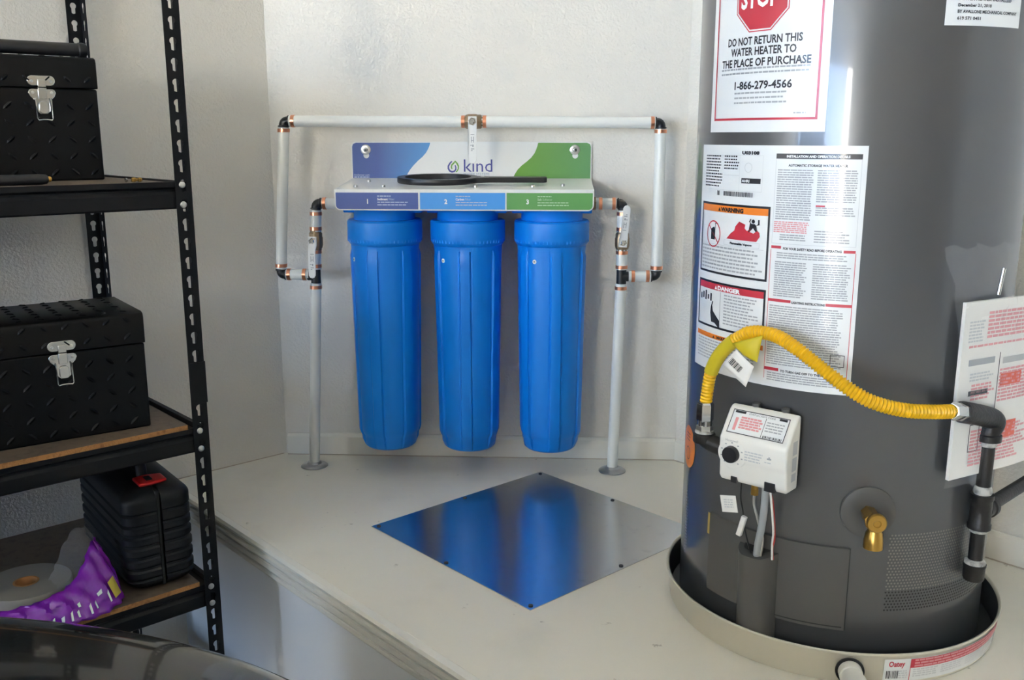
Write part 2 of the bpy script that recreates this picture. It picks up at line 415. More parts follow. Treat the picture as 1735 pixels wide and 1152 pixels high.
cprint('stop_word', M_PWHITE, st, [shift(text2d('STOP', .042, .70, .0013, 'CENTER'), oc[0]-.004, 1.0525)], .0018)
def ctext(body, u, v, h, width, bold=.00045, align='CENTER'):
    t = text2d(body, h/.72, 1, bold*0, align); us = [a for a, b in t[0]]; w = max(us)-min(us); k = width/w
    t = text2d(body, h/.72, k, bold, align); return shift(t, u, v)
P = [ctext('DO NOT RETURN THIS', -.2325, .9985, .0118, .139), ctext('WATER HEATER TO', -.232, .983, .0118, .122), ctext('THE PLACE OF PURCHASE', -.232, .9665, .0118, .168),
     ctext('1-866-279-4566', -.2295, .9325, .0118, .106)]
cprint('notice_text', M_PBLACK, st, P, .0012)
P = [dashes(-.317, .9535, -.147, .9645, .0065, .0026, rn, ragged=.03), dashes(-.281, .9085, -.178, .928, .0073, .0026, rn, ragged=.1), dashes(-.170, .894, -.150, .8965, .01, .002, rn)]
cprint('fine_print', M_PGREY, st, P, .0012, stuff=True)
# installer label
wl = csheet('installer_label', M_LABEL, heater, .0310, 1.0135, .1640, 1.10, n=20)
wl['label'] = 'white installer label with typed lines'
P = [ctext('WATER HEATER INSTALLED', .048, 1.0475, .0042, .092, .00018, 'LEFT'), ctext('December 21, 2018', .048, 1.039, .0042, .054, .00018, 'LEFT'),
     ctext('BY AVALLONE MECHANICAL COMPANY', .048, 1.0305, .0042, .106, .00018, 'LEFT'), ctext('619 571 0451', .0483, 1.0215, .0042, .037, .00018, 'LEFT')]
cprint('typed_lines', M_PBLACK, wl, P, .0012)
# big instruction label
bl = csheet('instruction_label', M_LABEL, heater, -.3758, .4715, -.0590, .8475)
bl['label'] = 'large white instruction and warning label'
L1, L2 = -.365, -.1975            # left column
R1, R2 = -.1927, -.0662           # right column
def lframe(u0, v0, u1, v1, w):
    return [merge([rect2d(*r) for r in frame2d(u0, v0, u1, v1, w)])]
P = lframe(L1, .6375, L2, .7545, .0036)+lframe(L1, .5455, L2, .6245, .0036)
P += [rect2d(R1, .8280, R2, .8355, 8)]                                  # black title bar
P += [rect2d(-.256, .7885, -.218, .7965, 3)]
P += [bars(-.297, .767, -.231, .7745, rn), bars(-.315, .767, -.308, .7745, rn)]
P += [ctext('U03108', -.2400, .8335, .0048, .033)]
P += [ctext('AUTOMATIC STORAGE WATER HEATER', -.129, .8165, .0036, .086, .00022)]
P += [ctext('FOR YOUR SAFETY READ BEFORE OPERATING', -.1295, .6905, .0036, .087, .00022), ctext('LIGHTING INSTRUCTIONS', -.1295, .608, .0036, .050, .00022), ctext('TO TURN GAS OFF TO THE APPLIANCE', -.122, .4975, .0036, .088, .00022)]
P += [dashes(-.357, .779, -.30, .831, .0048, .0022, rn, .002, .005, .0014, .2), dashes(-.298, .805, -.262, .831, .0048, .0022, rn, .002, .005, .0014, .2)]
# fire man, gas can, hand pictograms
man = [(-.2335, .7135), (-.2275, .7195), (-.2225, .7140), (-.2195, .7150), (-.2235, .7225), (-.2185, .7265), (-.2185, .7330), (-.2160, .7330), (-.2155, .7250), (-.2215, .7200+.0035), (-.2245, .7262), (-.2310, .7262), (-.2360, .7290), (-.2330, .7345), (-.2315, .7330), (-.2335, .7290), (-.2300, .7240), (-.2300, .7195), (-.2365, .7120)]
P += [poly2d(man), poly2d([(-.2275+.0032*math.cos(rad(30*k)), .7300+.0032*math.sin(rad(30*k))) for k in range(12)])]
P += [poly2d([(-.3285, .6935), (-.3160, .6935), (-.3160, .7110), (-.3195, .7150), (-.3285, .7110)]), rect2d(-.3165, .7120, -.3150, .7215), rect2d(-.3165, .7200, -.3085, .7215)]
hand = [(-.3160, .5550), (-.3060, .5545), (-.2930, .5470), (-.2930, .5600), (-.3040, .5680), (-.3120, .5740), (-.3150, .5830), (-.3120, .5900), (-.3150, .5905), (-.3190, .5800), (-.3200, .5700)]
P += [poly2d(hand), rect2d(-.293, .549, -.2922, .6085)]
for k in range(5): P.append(rect2d(-.356+.0085*k, .590+.002*(k % 2), -.3515+.0085*k, .600+.003*(k % 3)))
P += lframe(-.0915, .515, -.0705, .534, .0009)
cprint('black_print', M_PBLACK, bl, P, .0012)
flame = [(-.2840, .6985), (-.2200, .6985), (-.2140, .7070), (-.2170, .7065), (-.2150, .7130), (-.2200, .7110), (-.2195, .7165), (-.2260, .7110), (-.2330, .7130), (-.2330, .7180), (-.2390, .7140), (-.2440, .7180), (-.2430, .7240), (-.2500, .7190), (-.2540, .7210), (-.2560, .7280), (-.2640, .7200), (-.2660, .7130), (-.2740, .7080)]
nosign = ([(-.3215+r*math.cos(rad(15*k)), .7030+r*1.05*math.sin(rad(15*k))) for r in (.0190, .0212) for k in range(24)], [(k, (k+1) % 24, 24+(k+1) % 24, 24+k) for k in range(24)])
P = [poly2d(flame), nosign, poly2d([(-.3365, .7155), (-.3350, .7170), (-.3065, .6905), (-.3080, .6890)]),
     rect2d(L1+.0036, .6100, L2-.0036, .6209, 8),
     rect2d(R1, .6915, -.1765, .6958, 2), rect2d(-.083, .6900, R2, .6943, 2), rect2d(R1, .6085, -.156, .6130, 3), rect2d(-.1035, .6080, R2, .6125, 3), rect2d(R1, .4980, -.169, .5030, 2),
     rect2d(R2, .476, R2+.0009, .690), rect2d(R1-.0008, .484, R1, .690), rect2d(-.1275, .7575, -.114, .7600)]
cprint('red_print', M_PRED, bl, P, .0012)
cprint('pink_print', M_PPINK, bl, [dashes(-.1905, .716, -.135, .7335, .0030, .0018, rn, .003, .008, .001, .08)], .0012, stuff=True)
cprint('orange_bars', M_PORANGE, bl, [rect2d(L1+.0036, .7400, L2-.0036, .7509, 8), rect2d(L1, .5270, L2, .5350, 8)], .0012)
cprint('bar_words', M_PBLACK, bl, [ctext('\u26A0 WARNING' if False else 'WARNING', -.2740, .7418, .0066, .052, .0005), poly2d([(-.3085, .7418), (-.3015, .7418), (-.3050, .7484)]),
       ctext('WARNING', -.272, .5287, .0048, .052, .0003), poly2d([(-.3085, .5287), (-.3035, .5287), (-.306, .5335)])], .0018)
cprint('white_words', M_PWHITE, bl, [ctext('DANGER', -.2740, .6119, .0066, .052, .0005), poly2d([(-.3085, .6119), (-.3015, .6119), (-.3050, .6185)]),
       ctext('INSTALLATION AND OPERATION DETAILS', -.1295, .8298, .0036, .092, .00022), ctext('AHRI', -.2465, .7903, .0042, .015, .0002)], .0018)
P = [dashes(-.189, .736, -.133, .812, .0035, .0019, rn, .004, .011, .0008, .06), dashes(-.1275, .7625, -.0705, .812, .0035, .0019, rn, .004, .011, .0008, .06),
     dashes(-.1275, .742, -.0705, .757, .0035, .0019, rn, .004, .011, .0008, .15), dashes(-.18, .7005+.002, -.135, .714, .0035, .0019, rn, .004, .011, .0008, .2), dashes(-.127, .7025, -.075, .722, .004, .0019, rn, .004, .011, .0008, .2),
     dashes(-.185, .6170, -.134, .672, .0035, .0019, rn, .004, .011, .0008, .15), dashes(-.1255, .6170, -.0705, .672, .0035, .0019, rn, .004, .011, .0008, .15), dashes(-.183, .676, -.073, .686, .0035, .0019, rn, .004, .011, .0008, .1),
     dashes(-.190, .508, -.075, .603, .0037, .0019, rn, .004, .012, .0008, .1), dashes(-.188, .480, -.075, .495, .0037, .0019, rn, .004, .012, .0008, .1),
     dashes(-.358, .6430, -.206, .684, .0060, .0028, rn, .004, .011, .0014, .15), dashes(-.283, .556, -.206, .606, .0052, .0023, rn, .004, .010, .0014, .3), dashes(-.360, .486, -.206, .524, .0052, .0023, rn, .004, .010, .0014, .2)]
cprint('fine_print', M_PGREY, bl, P, .0012, stuff=True)
P = lframe(R1, .6990, R2, .8280, .0007)+lframe(-.358, .776, -.215, .832, .0004)+[rect2d(-.3600, .6860, -.206, .6866, 6), rect2d(-.2610, .776, -.2606, .832), rect2d(-.358, .800, -.262, .8004, 5)]
P += [([(-.2428+r*math.cos(rad(18*k)), .8130+r*math.sin(rad(18*k))) for r in (.0068, .0076) for k in range(20)], [(k, (k+1) % 20, 20+(k+1) % 20, 20+k) for k in range(20)])]
P += lframe(-.2900, .6880, -.214, .6965, .0006)
cprint('rule_lines', M_PLGREY, bl, P, .0012)
cprint('pictogram_caption', M_PBLACK, bl, [ctext('Flammable Vapors', -.2520, .6905, .0036, .046, .00022)], .0012)
# orange sticker near the left edge
m = MB(); cu, cv = -.392, .309
vs2 = [(cu, cv)]+[(cu+.036*math.cos(rad(10*k)), cv+.039*math.sin(rad(10*k))) for k in range(36)]
m.map2d((vs2, [(0, k+1, (k+1) % 36+1) for k in range(36)]), lambda a, b: cyl(a, b, .0008))
og = m.build('orange_sticker', M_PORANGE, heater, smooth=30, flip=True, label='round orange sticker')
cprint('sticker_text', M_PBLACK, og, [merge([([(cu+r*math.cos(rad(20*k)), cv-.012+r*math.sin(rad(20*k))) for r in (.011, .0125) for k in range(18)], [(k, (k+1) % 18, 18+(k+1) % 18, 18+k) for k in range(18)]),
        dashes(cu-.012, cv+.008, cu+.012, cv+.026, .006, .002, rn)])], .0014)
cprint('etched_text', M_PLGREY, heater, [dashes(-.392, .10, -.390, .225, .006, .0035, rn, .0018, .002, .001, 0), dashes(-.384, .11, -.382, .215, .006, .0035, rn, .0018, .002, .001, 0)], .0006, stuff=True)
# access door, raised with dark seams
m = MB(); n = 40; r = []
for i in range(n+1):
    u = -.2895+(-.0410+.2895)*i/n
    r.append([cyl(u, .080, .00022), cyl(u, .081, .004), cyl(u, .2215, .004), cyl(u, .2225, .00022)])
m.ring_loft(r); door = m.build('access_door', M_TANKLOW, heater, smooth=30)
for u in (-.2905, -.0400):
    m = MB(); m.map2d(rect2d(u-.0008, .08, u+.0008, .222, 1), lambda a, b: cyl(a, b, .0007)); m.build('seam', M_GAP, door, smooth=0, flip=True)
m = MB(); m.map2d(rect2d(-.2930, .183, -.2875, .222, 2), lambda a, b: cyl(a, b, .0050)); m.build('foil_tape', mat('amber_tape', (.42, .30, .08), .5), door, smooth=0, flip=True)
m = MB(); m.map2d(rect2d(-.150, .0855, -.045, .0875, 14), lambda a, b: cyl(a, b, .0044)); m.build('door_crease', M_GAP, door, smooth=0, flip=True)
# wire channel cover
rings = []
thc = rad(-39.2)
for z in (.028, .034, .18, .196):
    ring = []
    for k in range(17):
        a = -1+2*k/16
        h = (.020+.012*max(0, (z-.05)/.15))*(1-abs(a)**3.2)
        u = thc*HR + a*.0345
        zz = z
        if z > .19: zz = .189+.012*max(0, abs(a)-.45)
        ring.append(cyl(u, zz, .003+h))
    ring += [cyl(thc*HR+.0345, z if z < .19 else .196, .001), cyl(thc*HR-.0345, z if z < .19 else .196, .001)]
    rings.append(ring)
m = MB(); m.ring_loft(rings); ch = m.build('wire_channel', M_TANKLOW, heater, smooth=45)
m = MB(); pts = [cyl(thc*HR+a*.024, .1975, .004+(.024*(1-abs(a)**3.2))) for a in [-1+k/6 for k in range(13)]]+[cyl(thc*HR+.024, .1975, .002), cyl(thc*HR-.024, .1975, .002)]
m.add(pts, [tuple(range(len(pts)))]); m.build('channel_mouth', M_GAP, ch, smooth=0, flip=True)
# vent grille: rows of punched holes, too small to pick apart
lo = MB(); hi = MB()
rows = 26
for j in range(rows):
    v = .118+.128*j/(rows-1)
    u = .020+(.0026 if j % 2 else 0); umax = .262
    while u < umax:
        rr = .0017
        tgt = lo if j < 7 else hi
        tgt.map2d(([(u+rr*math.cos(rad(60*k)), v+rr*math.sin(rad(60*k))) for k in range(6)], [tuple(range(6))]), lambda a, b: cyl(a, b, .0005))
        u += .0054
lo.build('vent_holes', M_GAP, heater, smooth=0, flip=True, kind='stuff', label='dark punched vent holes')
hi.build('lit_vent_holes', mat('lit_inner_metal', (.22, .215, .20), .4, .5), heater, smooth=0, flip=True, kind='stuff', label='upper vent holes coloured pale as lit inner metal')  # upper discs paler: light falling on the inner metal is put into the colour
# drain valve
dth = -4.0; dn = Vector((math.sin(rad(dth)), -math.cos(rad(dth)), 0)); dt = Vector((math.cos(rad(dth)), math.sin(rad(dth)), 0)); dc = cth(dth, .285)
m = MB(); m.lathe([(.042, -.002), (.0415, .003), (.030, .007), (.014, .003)], dc, dn, 40); m.build('drain_escutcheon', M_TANKLOW, heater)
m = MB(); m.lathe([(.012, .0), (.012, .030), (.0145, .031), (.0145, .040), (.011, .041), (.011, .052)], dc, dn, 6)
dv = m.build('drain_valve', M_BRASS, heater, smooth=30, label='brass drain valve')
m = MB(); m.lathe([(.0135, .0), (.0150, .002), (.0150, .007), (.0135, .009), (.006, .009), (.005, .0075)], dc+dn*.050+Vector((0, 0, .004)), dn, 28); m.build('valve_cap', M_BRASS, dv)
m = MB(); m.lathe([(.010, .010), (.010, -.012), (.0125, -.016), (.0145, -.030), (.0145, -.040), (.012, -.040), (.011, -.030)], dc+dn*.045, (0, 0, 1), 28, cap1=True); m.build('outlet', M_BRASS, dv)
# gas control valve: box on the tank at -38 degrees
vth = rad(-38); vn = Vector((math.sin(vth), -math.cos(vth), 0)); vt = Vector((math.cos(vth), math.sin(vth), 0))
VM = Matrix(((vt.x, vn.x, 0, HX+vn.x*HR), (vt.y, vn.y, 0, HY+vn.y*HR), (0, 0, 1, ZP), (0, 0, 0, 1)))   # local x tangent, y out, z up
m = MB(VM); m.box(-.045, .052, -.004, .022, .333, .432); gv = m.build('gas_control_valve', M_BLKPL, heater, bevel=.004, label='ivory gas control valve with dial')
W2 = .0575
prof = [(.014, .318), (.050, .318), (.056, .326), (.057, .352), (.0605, .358), (.0605, .392), (.056, .398), (.030, .433), (.022, .438), (.014, .438)]
m = MB(VM); m.prism(prof, -W2, W2, 'x'); shell = m.build('shell', M_IVORY, gv, bevel=.006, segs=3, smooth=60)
def slant(a, b, off=.0006):           # a along x, b along the slanted top panel (0..1)
    return (a, .0565+(.030-.0565)*b+.0008+off*.8, .398+(.433-.398)*b+off*.55)
m = MB(VM); m.map2d(poly2d(rrect(-.047, .08, .047, .97, .0, 1, (0, 0, 0, 0))), lambda a, b: slant(a, b)); m.build('status_panel', M_LABEL, shell, smooth=0, flip=True)
m = MB(VM)
for r_ in frame2d(-.048, .06, .048, .99, .0012): 
    u0, v0, u1, v1 = r_
    if abs(v1-v0) < .01: v0, v1 = (v0, v0+.03) if v0 < .5 else (v1-.03, v1)
    m.map2d(rect2d(u0, v0, u1, v1), lambda a, b: slant(a, b, .0009))
for p in (rect2d(-.044, .86, -.026, .95), rect2d(.031, .86, .044, .95), rect2d(.0095, .1, .0103, .85)): m.map2d(p, lambda a, b: slant(a, b, .0009))
m.map2d(text2d('STATUS LIGHT CODE', .0052, .9, 0, 'CENTER'), lambda a, b: slant(a+.002, .86+b*18, .0009))
m.map2d(bars(.013, .10, .044, .20, rn), lambda a, b: slant(a, b, .0009)); m.build('panel_print', M_PBLACK, shell, smooth=0, flip=True)
m = MB(VM)
dd = dashes(0, 0, .038, .024, .0045, .0032, rn, .004, .010, .0008, .1); m.map2d(dd, lambda a, b: slant(a-.031, .22+b*22, .0009))
m.map2d(rect2d(-.040, .18, -.035, .68), lambda a, b: slant(a, b, .0009)); m.build('panel_red_print', M_PPINK, shell, smooth=0, flip=True)
m = MB(VM); dd = dashes(0, 0, .030, .018, .0045, .002, rn, .003, .008, .001, .1); m.map2d(dd, lambda a, b: slant(a+.013, .30+b*24, .0009)); m.build('panel_fine_print', M_PGREY, shell, smooth=0, flip=True)
def front(a, b, off=.0005): return (a, .0607+off, b)
m = MB(VM); m.lathe([(.0135, 0), (.0135, .008), (.0125, .010), (.004, .0105)], (-.034, .0600, .367), (0, 1, 0), 32); kn = m.build('dial', M_BLKPL, gv)
m = MB(VM); m.lathe([(.0245, -.004), (.0245, .0015), (.0225, .0025), (.012, .0025)], (-.034, .0585, .367), (0, 1, 0), 40); m.build('dial_plate', M_IVORY, gv)
m = MB(VM)
for k in range(9):
    a = rad(-50+35*k); c = (-.034+.0185*math.cos(a), .367+.0185*math.sin(a))
    m.map2d(rect2d(c[0]-.0014, c[1]-.0010, c[0]+.0014, c[1]+.0010), lambda a_, b_: front(a_, b_, .0008))
m.map2d(text2d('Honeywell', .0060, .85, 0, 'LEFT'), lambda a, b: front(a-.046, b+.3870))
m.map2d(rect2d(.0260, .3710, .0330, .3735), front); m.map2d(rect2d(.0285, .3735, .0310, .3755), front)
m.build('front_print', M_PGREY, shell, smooth=0, flip=True)
m = MB(VM); m.map2d(dashes(-.012, .361, .022, .377, .0045, .0022, rn, .004, .008, .001, .25), front); m.map2d(dashes(.022, .364, .034, .367, .004, .0018, rn), front); m.build('front_fine_print', M_PLGREY, shell, smooth=0, flip=True)
m = MB(VM)
for z0, z1 in ((.335, .348), (.352, .374), (.378, .400)):
    m.add([(W2+.0006, .024, z0), (W2+.0006, .040, z0), (W2+.0006, .040, z1), (W2+.0006, .024, z1)], [(0, 1, 2, 3)])
m.build('side_print', M_PLGREY, shell, smooth=0, flip=True)
m = MB(VM); m.box(-.036, -.025, .050, .0575, .318, .3285); m.build('port', M_BLKPL, shell, bevel=.001)
m = MB(VM); m.box(.022, .040, .050, .0578, .3175, .333); m.build('wire_connector', M_BLKPL, shell, bevel=.001)
for x in (-.020, .030):
    m = MB(VM); m.lathe([(.007, -.004), (.007, .004)], (x, .012, .439), (0, 0, 1), 12); m.build('mount_screw', M_TANKLOW, shell)
def vloc(x, y, z): return VM @ Vector((x, y, z))
m = MB(VM); m.lathe([(.0055, .312), (.0055, .320)], (.000, .043, 0), (0, 0, 1), 12); m.lathe([(.0065, .302), (.0065, .312)], (.000, .043, 0), (0, 0, 1), 6); m.build('pilot_fitting', M_BRASS, gv)
m = MB(VM); m.tube(spline([(.000, .043, .305), (.001, .043, .285), (.008, .041, .260), (.012, .030, .225), (.006, .022, .190)]), .0026, 8); m.build('pilot_tube', M_STEEL, gv)
m = MB(VM); m.tube(spline([(.017, .040, .322), (.017, .041, .280), (.014, .040, .250), (.006, .032, .215), (.000, .022, .188)]), .0060, 10); m.build('burner_tube', M_GREYPL, gv)
m = MB(VM); m.tube(spline([(.030, .052, .322), (.034, .050, .290), (.036, .044, .250), (.031, .034, .220), (.026, .020, .190)]), .0018, 6); m.build('wire', M_WIREW, gv)
m = MB(VM); m.tube(spline([(.026, .052, .322), (.033, .046, .300), (.037, .040, .240), (.030, .030, .215), (.027, .018, .190)]), .0015, 6); m.build('wire', M_WIRER, gv)
m = MB(VM); m.tube(spline([(-.030, .030, .320), (-.030, .030, .285), (-.026, .028, .262), (-.020, .026, .225), (-.010, .022, .190)]), .0014, 6); m.build('tag_cord', M_BLKPL, gv)
m = MB(VM @ Matrix.Translation((-.042, .046, .276)) @ Matrix.Rotation(rad(-12), 4, 'Y')); m.box(-.014, .014, -.0005, .0005, -.014, .014); tg_ = m.build('paper_tag', M_PAPER, gv, label='small white paper tag')
m = MB(VM @ Matrix.Translation((-.042, .0472, .276)) @ Matrix.Rotation(rad(-12), 4, 'Y')); m.map2d(dashes(-.008, -.008, .010, .008, .004, .0018, rn, .002, .006), lambda a, b: (a, 0, b)); m.build('tag_print', M_PLGREY, tg_, smooth=0, flip=True)
m = MB(VM @ Matrix.Translation((-.0225, .036, .240)) @ Matrix.Rotation(rad(14), 4, 'Y')); m.box(-.0045, .0045, -.004, .004, -.018, .018); m.build('wire_splice', M_WIREW, gv, bevel=.0015)

# ------------------------------------------------------------------ drain pan
PX, PY = .512, 1.683
pan = thing('drain_pan', 'shallow round aluminium drain pan under the water heater', 'drain pan', (PX, PY, ZP))
m = MB(); m.lathe([(.270, .0), (.288, .0), (.2895, .003), (.294, .050), (.2965, .053), (.2975, .0555), (.2965, .058), (.2940, .0575), (.2920, .054)], (PX, PY, ZP), n=128, cap0=True, cap1=False); m.build('pan_wall', M_PAN, pan, smooth=50)
m = MB(); m.lathe([(.2920, .054), (.2870, .006), (.280, .003), (.01, .003)], (PX, PY, ZP), n=128, cap0=False, cap1=True); m.build('pan_lining', M_PANIN, pan, smooth=50)
def pcyl(u, v, off=0): 
    R = .2895+(.294-.2895)*(v-.003)/.047+off; t = u/.292; return (PX+R*math.sin(t), PY-R*math.cos(t), ZP+v)
def panprint(name, mt, parent, polys, off, stuff=False): return cprint(name, mt, parent, polys, off, pcyl, stuff)
ps = panprint('pan_sticker', M_LABEL, pan, [rect2d(.0140, .006, .310, .0475, 40)], .0006); ps['label'] = 'white sticker with red band'
panprint('red_band', M_PRED, ps, [rect2d(.0580, .030, .305, .0465, 32), rect2d(.0570, .006, .0582, .0465, 1)], .0011)
panprint('band_print', M_PPINK, ps, [dashes(.064, .0310, .295, .0455, .0052, .0032, rn, .006, .018, .0012, .02)], .0015, stuff=True)
t = text2d('Oatey', .014, .75, .0004); panprint('brand_word', M_PRED, ps, [shift(t, .0210, .0340)], .0011)
panprint('bar_code', M_PBLACK, ps, [bars(.0185, .012, .0270, .0265, rn), bars(.0285, .012, .0370, .0265, rn)], .0011)
panprint('fine_print', M_PLGREY, ps, [dashes(.063, .012, .110, .0275, .004, .0024, rn, .004, .01), dashes(.116, .012, .165, .0275, .004, .0024, rn, .004, .01), dashes(.172, .012, .225, .0275, .004, .0024, rn, .004, .01), dashes(.232, .012, .28, .0275, .004, .0024, rn, .004, .01), dashes(.039, .010, .054, .0265, .004, .0024, rn, .003, .006)], .0011, stuff=True)
a = rad(-7.6); pn = Vector((math.sin(a), -math.cos(a), 0)); pc = Vector((PX, PY, ZP+.025))+pn*.292
m = MB(); m.lathe([(.0215, -.001), (.0225, .001), (.0225, .004), (.019, .0045)], pc, pn, 32); m.build('drain_gasket', M_BLKPL, pan)
m = MB(); m.lathe([(.0185, .003), (.0185, .020), (.0165, .021), (.0165, .055)], pc, pn, 32); m.build('drain_stub', M_PVC, pan)
drp = thing('drain_pipe', 'short white plastic drain pipe coming off the pan front', 'pipe', tuple(pc+pn*.04))
e0 = pc+pn*.036
dn_ = Vector((0, 0, -1))
m = MB(); m.tube([e0, e0+pn*.012, e0+pn*.035], .0205, 28); m.build('coupling', M_PVC, drp, bevel=.001)
p0 = e0+pn*.035; side = EM @ Vector((0, -1, 0))
m = MB(); m.tube(spline([p0, p0+pn*.03+side*.01, p0+pn*.05+side*.05, p0+pn*.055+side*.11, p0+pn*.056+side*.25]), .0165, 20); m.build('pipe', M_PVC, drp)

# ------------------------------------------------------------------ yellow gas connector
def fl(deg, v, off): 
    p = cth(deg, v, HR+off); return p
gc = thing('gas_connector', 'yellow corrugated gas connector looping across the water heater', 'gas hose', tuple(cth(-57, .371, HR+.05)))
B0 = Vector((.680, 1.470, .8913))                        # iron elbow centre
path = [fl(-56.2, .425, .050), fl(-55.8, .450, .050), fl(-55.0, .478, .050), fl(-53.4, .502, .050), fl(-50.2, .528, .050), fl(-45.2, .553, .050), fl(-40.3, .566, .052), fl(-33.6, .5665, .056), fl(-27.2, .5525, .066), fl(-19.5, .5240, .075), fl(-13.9, .5020, .080), fl(-8.2, .4845, .080), fl(-.8, .4730, .074), fl(7.0, .4680, .066), fl(13.6, .4650, .058)]
sp = spline(path, 36)
L = [0.0]
for i in range(1, len(sp)): L.append(L[-1]+(sp[i]-sp[i-1]).length)
# resample finely for the corrugation
N = 2300; pts = []; rs = []; j = 0
for i in range(N+1):
    s_ = L[-1]*i/N
    while j < len(L)-2 and L[j+1] < s_: j += 1
    t_ = (s_-L[j])/(L[j+1]-L[j]); pts.append(sp[j].lerp(sp[j+1], t_))
    amp = .0012 if s_ > .16 else .0005
    rs.append(.0098+amp*math.sin(2*PI*s_/.0056))
m = MB(); m.tube(pts, rs, 16); m.build('corrugated_tube', M_YELLOW, gc, smooth=80)
a0 = path[0]; 
m = MB(); m.lathe([(.0125, -.022), (.0140, -.020), (.0140, .006), (.0115, .010)], a0, (0, 0, 1), 6); m.lathe([(.0120, -.040), (.0120, -.020)], a0, (0, 0, 1), 20); m.build('flare_nut', M_CHROME, gc, smooth=30)
m = MB(); m.lathe([(.0110, -.044), (.0140, -.041), (.0140, -.030), (.0120, -.028)], a0, (0, 0, 1), 6); m.build('flare_adapter', M_STEEL, gc, smooth=30)
a1 = path[-1]; d1 = (B0-a1).normalized()
m = MB(); m.lathe([(.0115, -.006), (.0140, -.002), (.0140, .020), (.0120, .022)], a1, d1, 6); m.build('flare_nut', M_CHROME, gc, smooth=30)
m = MB(); m.lathe([(.0120, .020), (.0125, .026), (.0140, .028), (.0140, .038), (.0110, .040)], a1, d1, 6); m.build('flare_adapter', M_STEEL, gc, smooth=30)
# yellow paper tag wrapped round the tube with a white barcode end
def patch(cs, n=8, bulge=.006):
    """curved four-cornered paper flap: cs = corners (deg, z, offset) in order"""
    c = [fl(*q) for q in cs]; vs = []; fs_ = []
    for i in range(n+1):
        for j in range(n+1):
            a, b = i/n, j/n; p = c[0].lerp(c[1], a).lerp(c[3].lerp(c[2], a), b); vs.append(p+vn*bulge*math.sin(PI*a)*math.sin(PI*(.15+.7*b)))
    for i in range(n):
        for j in range(n): k = i*(n+1)+j; fs_.append((k, k+n+1, k+n+2, k+1))
    return vs, fs_
m = MB(); m.add(*patch([(-46.0, .545, .060), (-36.5, .566, .064), (-37.6, .523, .064), (-42.5, .531, .060)])); yt = m.build('yellow_tag', M_YTAG, gc, solid=.0006, smooth=60, label='folded yellow paper tag')
k0 = int(N*.12); k1 = int(N*.27)
m = MB(); m.tube(pts[k0:k1:6], .0114, 16); m.build('tag_sleeve', M_YTAG, gc, smooth=60, label='yellow tag wrapped round the tube')
wc = [(-43.8, .538, .066), (-38.0, .517, .070), (-40.0, .483, .070), (-48.0, .510, .066)]
m = MB(); m.add(*patch(wc, 6, .003)); bt = m.build('barcode_tag', M_PAPER, gc, solid=.0008, smooth=60, label='white barcode end of the tag')
q0 = fl(*wc[0]); TX = (fl(*wc[1])-q0).normalized(); TY = (q0-fl(*wc[3])).normalized()
m = MB(); m.map2d(bars(.006, -.024, .031, -.012, rn), lambda a, b: q0+TX*a+TY*b+vn*.0062); m.build('bar_code', M_PBLACK, bt, smooth=0, flip=True)
# elbow between valve and connector (black iron street elbow)
b0 = a0+Vector((0, 0, -.044)); vin = VM @ Vector((-W2+.004, .036, .362))
ie = thing('gas_inlet_elbow', 'black iron elbow joining the yellow connector to the gas valve', 'pipe fitting', tuple(b0))
mid = Vector((b0.x, b0.y, vin.z+.006))
m = MB(); m.tube(spline([b0+Vector((0, 0, .002)), b0.lerp(mid, .5), mid.lerp(vin, .25)+Vector((0, 0, .002)), mid.lerp(vin, .7), vin], 6), .0145, 20); m.build('elbow', M_IRON, ie)
m = MB(); m.lathe([(.0175, -.014), (.0185, -.012), (.0185, .0), (.0165, .002)], b0, (0, 0, 1), 24); m.build('collar', M_IRON, ie)
m = MB(); m.lathe([(.0155, .0), (.0150, .006), (.0120, .007)], b0, (0, 0, 1), 24); m.build('thread_sealant', M_TAPE, ie)
m = MB(); m.lathe([(.013, -.006), (.013, .004)], vin, (vin-mid).normalized(), 16); m.build('thread_sealant', M_TAPE, ie)

# ------------------------------------------------------------------ black iron gas pipe on the right
gp = thing('gas_pipe', 'black iron gas pipe with tee and drip leg beside the heater', 'gas pipe', (.680, 1.455, .64))
ax = (.6800, 1.4560)
V = lambda z, dx=0: Vector((ax[0]+dx, ax[1], z))
gpr = .0112
a1e = a1+d1*.034
m = MB(); m.tube([a1e, a1e+d1*.010], [.0165, .0165], 20); ctr = V(.8905)
m.tube(spline([a1e+d1*.006, a1e.lerp(ctr, .75), ctr+Vector((.006, .001, -.006)), V(.868), V(.858)], 8), .0168, 20); el = m.build('elbow', M_IRON, gp)
m = MB(); m.lathe([(.0190, 0), (.0190, .010), (.0165, .012)], V(.853), (0, 0, 1), 24); m.build('elbow_collar', M_IRON, gp)
m = MB(); m.tube([V(.775), V(.858)], gpr, 20); m.build('riser', M_IRON, gp)
m = MB(); m.lathe([(.0125, 0), (.0135, .003), (.0135, .007), (.0118, .009)], V(.844), (0, 0, 1), 20); m.build('thread_sealant', M_TAPE, gp)
m = MB(); m.lathe([(.0180, 0), (.0180, .008), (.0165, .010), (.0165, .048), (.0180, .050), (.0180, .058)], V(.7060), (0, 0, 1), 28); tee = m.build('tee', M_IRON, gp)
d2 = EM @ Vector((0, 1, 0)); tc = V(.7350)
m = MB(); m.lathe([(.0155, .008), (.0160, .022), (.0185, .024), (.0185, .034)], tc, d2, 28); m.build('tee_branch', M_IRON, gp)
m = MB(); m.lathe([(.0135, .033), (.0130, .040), (.0115, .041)], tc, d2, 20); m.build('thread_sealant', M_TAPE, gp)
wl_d = RW-(EM.inverted() @ tc).y
